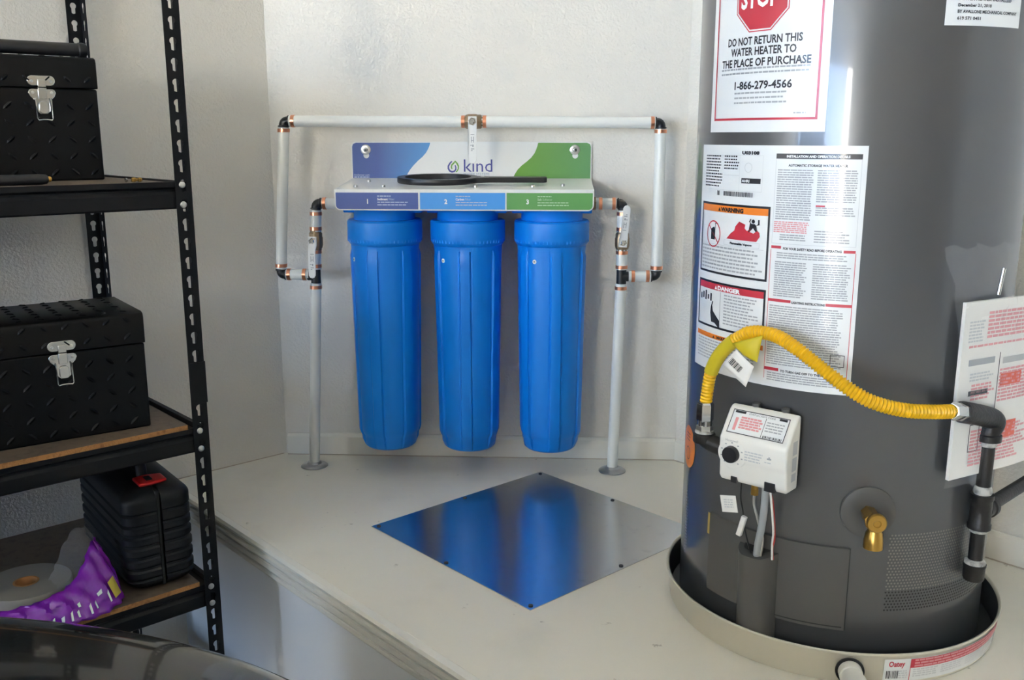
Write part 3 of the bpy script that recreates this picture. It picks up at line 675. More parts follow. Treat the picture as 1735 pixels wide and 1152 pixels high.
m = MB(); m.tube([tc+d2*.02, tc+d2*(wl_d-.001)], gpr, 20); m.build('branch_pipe', M_IRON, gp)
m = MB(); m.lathe([(.0125, .0), (.0145, .004), (.0130, .012), (.0115, .014)], V(.7635), (0, 0, 1), 20); m.build('thread_sealant', M_TAPE, gp)
m = MB(); m.tube([V(.640), V(.71)], gpr, 20); m.build('drip_leg', M_IRON, gp)
m = MB(); m.lathe([(.0130, .0), (.0140, .003), (.0115, .006)], V(.6995), (0, 0, 1), 20); m.build('thread_sealant', M_TAPE, gp)
m = MB(); m.lathe([(.006, 0), (.0150, .002), (.0165, .006), (.0165, .024), (.0175, .026), (.0175, .030)], V(.6150), (0, 0, 1), 28); m.build('end_cap', M_IRON, gp)
m = MB(); m.lathe([(.0165, .0), (.0160, .005), (.0115, .008)], V(.6445), (0, 0, 1), 20); m.build('thread_sealant', M_TAPE, gp)

# ------------------------------------------------------------------ manual in a clear bag
bth = rad(31); bn = Vector((math.sin(bth), -math.cos(bth), 0)); btg = Vector((math.cos(bth), math.sin(bth), 0))
BM = Matrix(((btg.x, bn.x, 0, HX+bn.x*(HR+.008)), (btg.y, bn.y, 0, HY+bn.y*(HR+.008)), (0, 0, 1, ZP), (0, 0, 0, 1)))
mn = thing('manual_bag', 'owner manual in a clear plastic bag hanging on the water heater', 'manual', tuple(BM @ Vector((0, 0, .33))))
def bend(x): return -.25*max(0, x-.07)**2*4
m = MB(BM); rings = []
for i in range(13):
    x = -.052+.216*i/12; y = bend(x)
    rings.append([(x, y, .339), (x, y+.006, .339), (x, y+.006, .6185), (x, y, .6185)])
m.ring_loft(rings); bk = m.build('booklet', M_PAPER, mn, smooth=30)
def bpt(a, b): return (a-.052, .0066+bend(a-.052), .339+b)
def bprint(name, mt, polys, stuff=False):
    if stuff: polys = [merge(polys)]
    for p in polys:
        m = MB(BM); m.map2d(p, bpt); o = m.build(name, mt, bk, smooth=0, flip=True, kind='stuff' if stuff else None)
    return o
bprint('red_text', M_PPINK, [dashes(.055, .215, .195, .262, .0062, .0040, rn, .006, .016, .0015, .35), dashes(.015, .175+.03, .19, .212, .006, .0035, rn, .006, .016, .0015, .3), dashes(.03, .120, .085, .150, .0055, .0035, rn, .006, .016, .0015, .3), dashes(.095, .110, .195, .168, .0055, .0035, rn, .006, .016, .0015, .2), dashes(.04, .012, .195, .075, .0055, .0035, rn, .006, .016, .0015, .3)], True)
bprint('red_panel', mat('print_orange_red', (.72, .09, .04), .4), [rect2d(.098, .140, .150, .160, 4), rect2d(.105, .052, .150, .080, 4)])
bprint('grey_panel', M_PGREY, [rect2d(.018, .180, .080, .190, 4), rect2d(.100, .176, .160, .186, 4)])
bprint('black_rule', M_PBLACK, [rect2d(.024, .132, .070, .140, 3), rect2d(.0905, .095, .0925, .195, 1), merge([rect2d(*r) for r in frame2d(.036, .040, .060, .085, .0016)])])
bprint('fine_print', M_PLGREY, [dashes(.012, .215, .048, .250, .005, .0028, rn, .004, .01, .001, .2), dashes(.024, .155, .08, .168, .005, .0028, rn, .004, .01, .001, .2)], True)
# the bag: front and back film, crumpled at the top, hung from a clip
rb = random.Random(11)
vs_ = []; fs_ = []; NI, NJ = 16, 20
for j in range(NJ+1):
    for i in range(NI+1):
        x = -.068+(.240)*i/NI; z = .330+(.375)*j/NJ
        if j > 12: x -= .050*((j-12)/8)**1.5*(1-i/NI)
        y = .0105+bend(x)+(.003 if j < 13 else .013)*rb.uniform(-.5, .9)
        vs_.append((x, y, z+(.004*math.sin(i*2.1) if j == NJ else 0)))
for j in range(NJ):
    for i in range(NI): fs_.append((j*(NI+1)+i, j*(NI+1)+i+1, (j+1)*(NI+1)+i+1, (j+1)*(NI+1)+i))
m = MB(BM); m.add(vs_, fs_); m.build('clear_bag', M_BAG, mn, smooth=45, flip=True, label='crumpled clear plastic bag')
m = MB(BM); m.tube([(.005, .016, .628), (.012, .016, .668)], .0030, 10); m.build('bag_tie', M_CHROME, mn)

# ------------------------------------------------------------------ water filter system on the chamfered wall
FXS = (-.4365, -.2268, -.0164); FY = 2.368
fs = thing('water_filter_system', 'wall bracket with three tall blue water filter housings', 'water filter', (-.2268, BW, 1.21))
X0, X1 = -.5374, .0838
# back plate (rounded top corners), sloping top plate, front lip (rounded bottom corners)
bp = MB(); bp.prism(rrect(X0, 1.2110, X1, 1.3085, .012, 5, (0, 0, 1, 1)), BW-.007, BW-.0035, 'y'); bk_ = bp.build('back_plate', M_BRACK, fs, bevel=.0006, smooth=30)
m = MB(); m.prism([(BW-.0035, 1.2150), (2.268, 1.1980), (2.268, 1.1945), (BW-.0035, 1.2112)], X0, X1, 'x'); tp = m.build('top_plate', M_BRACK, fs, bevel=.0006, smooth=30)
m = MB(); m.prism(rrect(X0, 1.1475, X1, 1.1980, .014, 5, (1, 1, 0, 0)), 2.2645, 2.268, 'y'); lp = m.build('front_lip', M_BRACK, fs, bevel=.0006, smooth=30)
def bpl(a, b, off=.0004): return (a, BW-.007-off, b)
def lpl(a, b, off=.0004): return (a, 2.2645-off, b)
def fprint(name, mt, parent, polys, fn, off, stuff=False): return cprint(name, mt, parent, polys, off, lambda a, b, o: fn(a, b, o), stuff)
def scurve(xb, xt, zb, zt, n=14):
    return [(xb+(xt-xb)*(k/n), zb+(zt-zb)*(.5-.5*math.cos(PI*(.5*(k/n)+.5*(k/n)**1.6)) if False else (.78*math.sin(PI/2*k/n)**1.0*0+ (k/n)*.35+.65*(.5+.5*math.sin(PI*(k/n-.5)))))) for k in range(n+1)]
zb, zt = 1.2155, 1.3055
swb = [(-.3965, zb), (-.3935, 1.2235), (-.386, 1.236), (-.376, 1.248), (-.364, 1.260), (-.352, 1.270), (-.343, 1.280), (-.337, 1.290), (-.3335, 1.298), (-.3315, zt)]
left = [(X0+.003, zb)]+swb+[(X0+.013, zt), (X0+.0055, 1.3025), (X0+.003, 1.2955)]
fprint('blue_swoosh', M_PBLUE, bk_, [poly2d(left)], bpl, .0004)
swg = [(-.1185, zb), (-.114, 1.2255), (-.106, 1.238), (-.096, 1.248), (-.083, 1.258), (-.0715, 1.268), (-.063, 1.279), (-.0585, 1.289), (-.0555, 1.298), (-.0535, zt)]
fprint('green_swoosh', M_PGREEN, bk_, [poly2d(list(reversed(swg))+[(X1-.003, zb), (X1-.003, 1.2955), (X1-.0055, 1.3025), (X1-.013, zt)])], bpl, .0004)
fprint('small_print', M_PPALE, bk_, [shift(text2d('kindwater.com', .0075, .9), X0+.006, 1.2215), dashes(X0+.006, 1.2165, X0+.046, 1.2195, .01, .0024, rn, .004, .008)], bpl, .0008)
kw = text2d('k\u0131nd', .0455, 1.02, 0, 'LEFT'); fprint('logo_word', M_LOGO, bk_, [shift(kw, -.2480, 1.2325)], bpl, .0006)
fprint('logo_subtitle', mat('print_slate', (.30, .36, .48), .4), bk_, [shift(text2d('WATER SYSTEMS', .0088, .93, 0, 'LEFT', 1.12), -.2465, 1.2235)], bpl, .0006)
def stroke(pts, w):
    vs = []; n = len(pts)
    for i, (x, z) in enumerate(pts):
        a = pts[max(i-1, 0)]; b = pts[min(i+1, n-1)]; dx, dz = b[0]-a[0], b[1]-a[1]; l = math.hypot(dx, dz); ww = w*(.55+.45*math.sin(PI*min(1, .12+i/(n-1)*.88)))/2
        vs += [(x-dz/l*ww, z+dx/l*ww), (x+dz/l*ww, z-dx/l*ww)]
    return vs, [(2*i, 2*i+2, 2*i+3, 2*i+1) for i in range(n-1)]
lc = (-.2725, 1.2445)
def lp_(pts): return [(lc[0]+a*.0011, lc[1]+b*.0011) for a, b in pts]
fprint('logo_drop', M_LOGO, bk_, [stroke(lp_([(-3, 13), (-8, 8), (-11.5, 2), (-11.5, -4), (-8.5, -9), (-3, -11.5), (2.5, -10), (5.8, -6), (6, -1), (4.5, 4)]), .0046)], bpl, .0006)
fprint('logo_leaf', M_PGREEN, bk_, [stroke(lp_([(-3, -5), (-4.5, 0), (-3, 5), (1.5, 9), (4.5, 13), (9, 8), (12, 2), (12, -4), (9, -9.5), (6, -11.8)]), .0040)], bpl, .0009)
pan_x = (X0+.003, -.3355, -.3320+.001, -.1270, -.1235, X1-.003)
fprint('panel', M_PIND, lp, [poly2d(rrect(pan_x[0], 1.1505, pan_x[1], 1.1900, .010, 5, (1, 0, 0, 0)))], lpl, .0004)
fprint('panel', M_PSKY, lp, [rect2d(pan_x[2], 1.1505, pan_x[3], 1.1900)], lpl, .0004)
fprint('panel', M_PGRN2, lp, [poly2d(rrect(pan_x[4], 1.1505, pan_x[5], 1.1900, .010, 5, (0, 1, 0, 0)))], lpl, .0004)
P = []; Q = []; G = []
for (x, num, a, b) in ((-.4575, '1', 'Sediment', ' Filter'), (-.2690, '2', 'Carbon', ' Filter'), (-.0735, '3', 'Salt', ' Softener')):
    P.append(shift(text2d(num, .0150, .95, .0006, 'CENTER'), x, 1.1640))
    t1 = text2d(a, .0075, .9, .0002); wd = max(v[0] for v in t1[0])
    (P if num != '3' else G).append(shift(t1, x+.0235, 1.1720))
    tq = shift(text2d(b, .0075, .9), x+.0235+wd, 1.1720); t2 = [tq, shift(dashes(0, 0, .036, .003, .01, .0026, rn, .004, .008), x+.0235, 1.1800), dashes(x+.0235, 1.1545, x+.0235+.076, 1.1685, .0062, .0026, rn, .005, .012, .0014, .12)]
    if num == '3': G += t2
    else: Q += t2
fprint('step_numbers', M_PWHITE, lp, P, lpl, .0008); fprint('step_text', M_PPALE, lp, Q, lpl, .0008, True); fprint('step_text', M_PPALEG, lp, G, lpl, .0008, True)
for x in (-.4991, .0403):
    m = MB(); m.lathe([(.0128, 0), (.0128, .0016), (.0115, .0022), (.0060, .0022)], (x, BW-.0073, 1.2880), (0, -1, 0), 28); w_ = m.build('washer', M_STEEL, bk_)
    m = MB(); m.lathe([(.0062, .001), (.0060, .0045), (.004, .0060)], (x, BW-.0073, 1.2880), (0, -1, 0), 20); m.build('screw_head', M_CHROME, w_)
    m = MB(); m.lathe([(.0022, .004), (.0022, .0064)], (x, BW-.0073, 1.2880), (0, -1, 0), 8); m.build('screw_recess', M_GAP, w_)
    m = MB(); m.map2d(poly2d([(x+.001+.0075*math.cos(rad(20*k)), 1.2735+.0075*math.sin(rad(20*k))) for k in range(18)]), lambda a, b: bpl(a, b, .0009)); m.build('keyhole', M_WHITEPL, bk_, smooth=0, flip=True)
for (x, y) in ((-.4935, 2.305), (-.4800, 2.400), (-.4260, 2.305), (-.2010, 2.305), (-.0630, 2.310), (.0100, 2.330)):
    zz = 1.198+(y-2.268)*(.017/.2)
    m = MB(); m.lathe([(.0050, 0), (.0050, .004), (.0040, .006), (.0015, .0065)], (x, y, zz-.0005), (0, 0, 1), 16); m.build('bolt', M_STEEL, tp)
RIB = (-12, 0, 9); DOT = (-57, -41, -29)
for k, fx in enumerate(FXS):
    ra = rad(-90+RIB[k])
    m = MB(); m.lathe([(.060, 1.1985), (.070, 1.197), (.0795, 1.190), (.0795, 1.150), (.0765, 1.146), (.0765, 1.112)], (fx, FY, 0), n=64); cap = m.build('filter_cap', M_BLUE, fs, smooth=40)
    for s_ in (-1, 1):
        m = MB(); m.prism(rrect(-.030, 1.136, .030, 1.176, .006, 3), fx+s_*.066, fx+s_*.0985, 'x'); m.v = [(x, y+FY, z) for x, y, z in m.v]; m.build('port', M_BLUE, cap, bevel=.002, smooth=30)
    m = MB(); m.lathe([(.078, 1.1195), (.0900, 1.1190), (.0935, 1.1150), (.0938, 1.075), (.0925, 1.066), (.0890, 1.060), (.0850, 1.056), (.080, 1.055)], (fx, FY, 0), n=96)
    hs = m.build('filter_housing', M_BLUE, fs, smooth=40, label=('blue filter housing on the left', 'blue filter housing in the middle', 'blue filter housing on the right')[k])
    def rf(r, h, t, ra=ra):
        if h > 1.045 or h < .548: return r
        d = min(abs(((t-ra-j*PI/3+PI) % (2*PI))-PI) for j in range(6))*r
        e = max(0, min(1, (.0135-d)/.0014))
        dip = max(0, 1-abs(d-.0150)/.0022)
        fade = min(1, (1.045-h)/.012)
        return r+(.0042*e-.0012*dip)*fade
    pr = [(.080, 1.060), (.0862, 1.058), (.0852, 1.046), (.0846, 1.030)]
    for i in range(1, 18): pr.append((.0846-(.0846-.0768)*i/17, 1.030-(1.030-.582)*i/17))
    pr += [(.0765, .575), (.0735, .566), (.0705, .561), (.0695, .549), (.0670, .5335), (.062, .529), (.03, .527)]
    m = MB(); m.lathe(pr, (fx, FY, 0), n=288, rfun=rf); m.build('sump', M_BLUE, hs, smooth=35)
    m = MB()
    for j in range(60):
        t_ = 2*PI*j/60; c_ = Vector((fx+.0925*math.cos(t_), FY+.0925*math.sin(t_), 1.070)); m.box(c_.x-.0010, c_.x+.0010, c_.y-.0010, c_.y+.0010, 1.066, 1.0735)
    m.build('collar_knurl', M_BLUE, hs, smooth=0, kind='stuff')
    t_ = rad(-90+DOT[k]); c_ = Vector((fx+.0842*math.cos(t_), FY+.0842*math.sin(t_), 1.022))
    m = MB(); m.lathe([(.0055, -.001), (.0055, .0008), (.0045, .0012)], c_, (math.cos(t_), math.sin(t_), 0), 16); dt_ = m.build('silver_dot', M_WHITEPL, hs)
    m = MB(); m.lathe([(.0017, .0), (.0017, .0016)], c_, (math.cos(t_), math.sin(t_), 0), 6); m.build('dot_mark', M_GAP, dt_)
for xa, xb in ((FXS[0]+.09, FXS[1]-.09), (FXS[1]+.09, FXS[2]-.09)):
    m = MB(); m.tube([(xa, FY, 1.156), (xb, FY, 1.156)], .018, 20); m.build('link_nipple', M_BLUE, fs)
# filter wrench lying on the bracket
wz = lambda y: 1.1985+(y-2.268)*(.017/.2)
wr = thing('filter_wrench', 'black plastic filter wrench lying on the white bracket', 'wrench', (-.297, 2.345, wz(2.345)))
tilt = Matrix.Translation((-.297, 2.345, wz(2.345)+.0062)) @ Matrix.Rotation(math.atan2(.017, .2), 4, 'X')
m = MB(tilt); n = 64; rr = []
for k in range(n+1):
    t_ = 2*PI*k/n; c_, s_ = math.cos(t_), math.sin(t_)
    rr.append([(r*c_, r*s_*.66, z) for r, z in ((.082, 0), (.0995, 0), (.1005, .002), (.1005, .012), (.0995, .0135), (.082, .0135))])
m.ring_loft(rr, False, False); m.build('ring', M_BLKPL, wr, smooth=40)
m = MB(tilt); m.prism([(.092, -.022), (.130, -.013), (.262, -.013), (.268, -.008), (.268, .008), (.262, .013), (.130, .013), (.092, .022)], .0005, .0132, 'z'); hd = m.build('handle', M_BLKPL, wr, bevel=.002)
m = MB(tilt); m.lathe([(.0045, .0130), (.0045, .0145), (.003, .0150)], (.110, 0, 0), (0, 0, 1), 12); m.build('pivot', M_STEEL, hd)

# ------------------------------------------------------------------ pipework
PY_ = 2.372; PR = .0137
def V3(x, z, y=PY_): return Vector((x, y, z))
def pipe(parent, a, b, r=PR):
    m = MB(); m.tube([a, b], r, 24); return m.build('pipe', M_PEX, parent)
def ringc(parent, c, d, r=.0152, w=.0085):
    d = Vector(d).normalized(); m = MB(); m.lathe([(PR*.98, -w/2), (r, -w/2), (r, w/2), (PR*.98, w/2)], c, d, 28); return m.build('crimp_ring', M_COPPER, parent, smooth=30)
def elbow(parent, c, da, db, leg=.014, r=.0118):
    da, db = Vector(da).normalized(), Vector(db).normalized(); c = Vector(c); m = MB()
    q = .011; ptsA = [c+da*(leg+.006), c+da*q]
    for k in range(1, 6):
        t_ = k/6; ptsA.append(c+da*q*(1-t_)**2+db*q*t_**2)
    ptsA += [c+db*q, c+db*(leg+.006)]
    m.tube(ptsA, r, 20); o = m.build('elbow', M_BLKPL, parent)
    for d in (da, db):
        m = MB(); m.lathe([(r, leg-.004), (r+.0025, leg-.003), (r+.0025, leg-.0005), (r, leg)], c, d, 24); m.build('shoulder', M_BLKPL, o)
    return o
def teef(parent, c, up, br):
    up, br, c = Vector(up).normalized(), Vector(br).normalized(), Vector(c); m = MB()
    m.tube([c-up*.019, c+up*.019], .0125, 20); m.tube([c, c+br*.020], .0125, 20); o = m.build('tee', M_BLKPL, parent, smooth=30)
    return o
def valve(parent, c, axis, hdir, hlen=.082, hx=.009, marks=True, tiltx=0.0):
    """bronze ball valve along axis, white lever in front (towards -y) pointing along hdir"""
    axis, hdir, c = Vector(axis).normalized(), Vector(hdir).normalized(), Vector(c); m = MB()
    m.lathe([(.012, -.026), (.0145, -.025), (.0145, -.021), (.0165, -.019), (.0185, -.012), (.0185, .006), (.0170, .010), (.0170, .018), (.0145, .020), (.0145, .025), (.012, .026)], c, axis, 8)
    body = m.build('valve', M_BRONZE, parent, smooth=25, bevel=.0012)
    m = MB(); m.lathe([(.0085, .010), (.0085, .028), (.0065, .029), (.0065, .036)], c, (0, -1, 0), 20); m.build('stem', M_BRONZE, body)
    f = Vector((0, -1, 0)); side = hdir.cross(f)
    hc = c+f*.0335
    m = MB(); m.lathe([(.0098, 0), (.0098, .0035), (.0060, .0035), (.0060, .0070), (.0045, .0085)], hc-f*.001, f, 6); m.build('stem_nut', M_CHROME, body)
    m = MB(); pts2 = [(-.012, -.0105), (.010, -.0105), (.022, -hx), (hlen-.008, -hx), (hlen-.002, -hx*.6), (hlen, 0), (hlen-.002, hx*.6), (hlen-.008, hx), (.022, hx), (.010, .0105), (-.012, .0105)]
    vsb = []
    for dd in (0, .0026): vsb += [hc+f*(dd-.0012+(.012 if False else 0))+hdir*a+side*b+f*max(0, min(.010, (a-.010)*.8)) for a, b in pts2]
    n = len(pts2); m.add(vsb, [tuple(range(n)), tuple(range(2*n-1, n-1, -1))]+[(i, (i+1) % n, n+(i+1) % n, n+i) for i in range(n)])
    h = m.build('handle', M_WHITEPL, body, smooth=20, bevel=.0006)
    m = MB()
    for a, b, w_, l_ in ((.030, -.001, .009, .0016), (.036, -.0035, .0016, .014), (.036, .002, .0016, .014), (.0445, -.0008, .006, .0016), (.055, -.002, .003, .005), (.0555, .0025, .004, .0018), (.064, -.001, .008, .0018), (.068, .001, .004, .0015)):
        p0 = hc+f*.0118
        m.add([p0+hdir*(a)+side*(b-w_/2), p0+hdir*(a+l_)+side*(b-w_/2), p0+hdir*(a+l_)+side*(b+w_/2), p0+hdir*a+side*(b+w_/2)], [(0, 1, 2, 3)])
    m.build('handle_print', M_PGREY, h, smooth=0, flip=True)
    return body
def flange(parent, c):
    m = MB(); m.lathe([(.0355, 0), (.0355, .002), (.030, .006), (.020, .008), (.0165, .0125), (.0140, .0128)], c, (0, 0, 1), 40); return m.build('floor_flange', M_FLNG, parent)
# left riser: floor -> tee -> valve -> elbow -> filter inlet
lr = thing('inlet_riser', 'white pipe riser with valve left of the blue filters', 'pipe', (-.645, PY_, ZP))
xT = lambda z: -.619+(z-.975)*(.008/.181)
flange(lr, Vector((-.645, PY_, ZP)))
pipe(lr, V3(-.645, ZP+.004), V3(-.6195, .954)); ringc(lr, V3(-.6200, .9435), (.05, 0, 1)); 
teef(lr, V3(-.619, .973), (0, 0, 1), (-1, 0, 0)); ringc(lr, V3(-.6180, .9985), (0, 0, 1)); pipe(lr, V3(-.618, .990), V3(-.6165, 1.045)); ringc(lr, V3(-.6167, 1.0345), (0, 0, 1))
valve(lr, V3(-.6150, 1.064), (0, 0, 1), (-.02, 0, -1), .092)
ringc(lr, V3(-.6140, 1.0935), (0, 0, 1)); pipe(lr, V3(-.6142, 1.086), V3(-.6115, 1.140)); ringc(lr, V3(-.6120, 1.1310), (0, 0, 1)); elbow(lr, V3(-.611, 1.1565), (0, 0, -1), (1, 0, 0))
ringc(lr, V3(-.5885, 1.1565), (1, 0, 0)); pipe(lr, V3(-.594, 1.1565), V3(-.538, 1.1565)); ringc(lr, V3(-.5480, 1.1565), (1, 0, 0))
# right riser
rr_ = thing('outlet_riser', 'white pipe riser with upward valve lever right of the blue filters', 'pipe', (.148, PY_, ZP))
flange(rr_, Vector((.148, PY_, ZP)))
pipe(rr_, V3(.148, ZP+.004), V3(.1595, .958)); ringc(rr_, V3(.1592, .9470), (-.03, 0, 1)); teef(rr_, V3(.160, .9765), (0, 0, 1), (1, 0, 0)); ringc(rr_, V3(.160, 1.0005), (0, 0, 1)); pipe(rr_, V3(.160, .994), V3(.160, 1.045)); ringc(rr_, V3(.160, 1.0370), (0, 0, 1))
valve(rr_, V3(.160, 1.066), (0, 0, 1), (.08, 0, 1), .092)
ringc(rr_, V3(.160, 1.0955), (0, 0, 1)); pipe(rr_, V3(.160, 1.088), V3(.160, 1.142)); ringc(rr_, V3(.160, 1.1335), (0, 0, 1)); elbow(rr_, V3(.160, 1.1585), (0, 0, -1), (-1, 0, 0))
ringc(rr_, V3(.1370, 1.1585), (1, 0, 0)); pipe(rr_, V3(.143, 1.1585), V3(.084, 1.1585)); ringc(rr_, V3(.1040, 1.1585), (1, 0, 0))
m = MB(); m.lathe([(.014, .083), (.017, .084), (.017, .092), (.014, .093)], (0, PY_, 1.1585), (1, 0, 0), 6); m.build('adapter', M_BRONZE, rr_, smooth=25)
# bypass loop
bl_ = thing('bypass_loop', 'white bypass pipe loop around the filters with central valve', 'pipe', (-.21, PY_, 1.355))
eA, eB, eC, eD = V3(-.709, .9755), V3(-.6825, 1.3585), V3(.2468, 1.3540), V3(.2474, .9775)
elbow(bl_, eA, eB-eA, (1, 0, 0)); elbow(bl_, eB, eA-eB, (1, 0, 0)); elbow(bl_, eC, (-1, 0, 0), (0, 0, -1)); elbow(bl_, eD, (0, 0, 1), (-1, 0, 0))
dAB = (eB-eA).normalized()
pipe(bl_, eA+dAB*.015, eB-dAB*.015); ringc(bl_, eA+dAB*.0235, dAB); ringc(bl_, eB-dAB*.0225, dAB)
pipe(bl_, eA+Vector((.014, 0, 0)), V3(-.636, .9755)); ringc(bl_, eA+Vector((.0215, 0, 0)), (1, 0, 0)); ringc(bl_, V3(-.6475, .9755), (1, 0, 0))
vT = V3(-.2105, 1.3568)
pipe(bl_, eB+Vector((.014, 0, 0)), vT-Vector((.020, 0, 0))); ringc(bl_, eB+Vector((.0235, 0, 0)), (1, 0, 0)); ringc(bl_, vT-Vector((.0255, 0, 0)), (1, 0, 0))
pipe(bl_, vT+Vector((.020, 0, 0)), eC-Vector((.014, 0, 0))); ringc(bl_, vT+Vector((.0275, 0, 0)), (1, 0, 0)); ringc(bl_, eC-Vector((.0205, 0, 0)), (1, 0, 0))
valve(bl_, vT, (1, 0, 0), (0, 0, -1), .100, .0105)
pipe(bl_, eC-Vector((0, 0, .015)), eD+Vector((0, 0, .015))); ringc(bl_, eC-Vector((0, 0, .0205)), (0, 0, 1)); ringc(bl_, eD+Vector((0, 0, .0220)), (0, 0, 1))
pipe(bl_, eD-Vector((.014, 0, 0)), V3(.178, .9770)); ringc(bl_, eD-Vector((.0220, 0, 0)), (1, 0, 0)); ringc(bl_, V3(.1890, .9770), (1, 0, 0))

# ------------------------------------------------------------------ square metal plate on the platform
mp = thing('metal_plate', 'square galvanised sheet metal plate screwed to the platform top', 'metal plate', tuple(EV(-1.43, 1.37, ZP)), rad(-45))
A0, A1, B0_, B1 = -1.691, -1.168, 1.105, 1.634
m = MB(EM); m.box(A0, A1, B0_, B1, ZP, ZP+.0018); m.build('sheet', M_GALV, mp, bevel=.0004)
for a_, b_ in ((A0+.012, B0_+.012), (A0+.012, B1-.012), (A1-.012, B0_+.012), (A1-.012, B1-.012), ((A0+A1)/2, B0_+.008), ((A0+A1)/2, B1-.010), (A0+.010, (B0_+B1)/2), (A1-.010, (B0_+B1)/2)):
    m = MB(EM); m.lathe([(.0048, .0015), (.0045, .0035), (.002, .0045)], (a_, b_, ZP), (0, 0, 1), 12); m.build('screw', M_MARK, mp)

# ------------------------------------------------------------------ steel shelving rack
RF, RB, RR, RL = -1.75, -2.262, .766, -.15        # front e1, back e1, right e2, left e2
rk = thing('shelving_rack', 'black boltless steel shelving rack with particle board shelves against the left wall', 'shelf', tuple(EV((RF+RB)/2, (RR+RL)/2, 0)), rad(-45))
FW, PITCH, NH = .031, .0366, 50
def flange_cells(m, place):
    for k in range(NH):
        z0 = .004+k*PITCH; z1 = z0+PITCH; zc = z0+PITCH*.52; c = FW/2
        circ = [(c+.0066*math.sin(rad(t)), zc+.0045+.0066*math.cos(rad(t))) for t in range(0, 141, 20)]      # right side from top down
        rgt = [(c, zc+.0111)]+circ[1:]+[(c+.0040, zc-.0110), (c, zc-.0125)]
        lft = [(2*c-x, z) for x, z in rgt]
        A = [(0, z0), (c, z0)]+list(reversed(lft))+[(c, z1), (0, z1)]
        Bp = [(FW, z0), (c, z0)]+list(reversed(rgt))+[(c, z1), (FW, z1)]
        for poly in (A, list(reversed(Bp))): m.add([place(x, z) for x, z in poly], [tuple(range(len(poly)))])
def post(ce1, ce2, s1, s2):
    """angle post with its corner at (ce1, ce2); flanges run s1 along e1 and s2 along e2"""
    m = MB(EM); flange_cells(m, lambda x, z: (ce1, ce2+s2*x, z)); flange_cells(m, lambda x, z: (ce1+s1*x, ce2, z))
    return m.build('post', M_RACK, rk, solid=.0018, smooth=0)
posts = [post(RF, RR, -1, -1), post(RB, RR, 1, -1), post(RF, RL, -1, 1), post(RB, RL, 1, 1)]
# coupler where the two post halves meet
for (a_, b_, s1, s2) in ((RF, RR, -1, -1), (RB, RR, 1, -1)):
    m = MB(EM); m.box(min(a_-s1*.0012, a_-s1*.0030), max(a_-s1*.0012, a_-s1*.0030), min(b_-s2*.002, b_+s2*.030), max(b_-s2*.002, b_+s2*.030), .805, .888)
    m.box(min(a_, a_+s1*.033), max(a_, a_+s1*.033), min(b_-s2*.0012, b_-s2*.0030), max(b_-s2*.0012, b_-s2*.0030), .805, .888)
    m.build('post_coupler', M_RACK, rk, bevel=.0005)
def rail(p, q, z, outward):
    """beam with a stepped face between two posts: p, q are (e1, e2); outward is the unit normal (e1, e2)"""
    prof = [(0, z), (.010, z), (.010, z-.010), (.004, z-.014), (.004, z-.018), (.008, z-.024), (.008, z-.048), (.005, z-.051), (-.004, z-.051), (-.004, z-.012), (-.012, z-.012), (-.012, z-.010), (0, z-.010)]
    m = MB(EM); vs = []
    for (a_, b_) in (p, q): vs.append([(a_+outward[0]*(x-.010), b_+outward[1]*(x-.010), zz) for x, zz in prof])
    m.ring_loft(vs); return m.build('rail', M_RACK, rk, smooth=20, bevel=.0006)
shelves = ((1.238, False), (.755, True), (.420, True), (.085, True))
for z, proud in shelves:
    g = .003
    rails = [rail((RF-g, RL+.004), (RF-g, RR-.004), z, (1, 0)), rail((RB+g, RL+.004), (RB+g, RR-.004), z, (-1, 0)), rail((RB+.004, RR-g), (RF-.004, RR-g), z, (0, 1)), rail((RB+.004, RL+g), (RF-.004, RL+g), z, (0, -1))]
    zt_ = z+.0095 if proud else z-.0005; ins = .004 if proud else .015
    m = MB(EM); m.box(RB+ins, RF-ins, RL+.035, RR-.040, zt_-.0105, zt_); bd = m.build('shelf_board', M_PBOARD, rk, bevel=.0004)
    if proud:
        m = MB(EM); m.box(RF-ins-.0002, RF-ins+.0008, RL+.035, RR-.040, zt_-.0103, zt_-.0004); m.build('raw_edge', M_PBEDGE, bd, smooth=0, label='raw orange-brown board edge')
    for e2_, sg in ((RR-.018, 1), (RL+.018, -1)):
        for dz in (-.006, -.043):
            m = MB(EM); m.lathe([(.0062, 0), (.0062, .0016), (.0045, .0032), (.002, .0036)], (RF+.0005, e2_, z+dz), (1, 0, 0), 18); m.build('rivet', M_STEEL, rails[0], label='silver rivet')

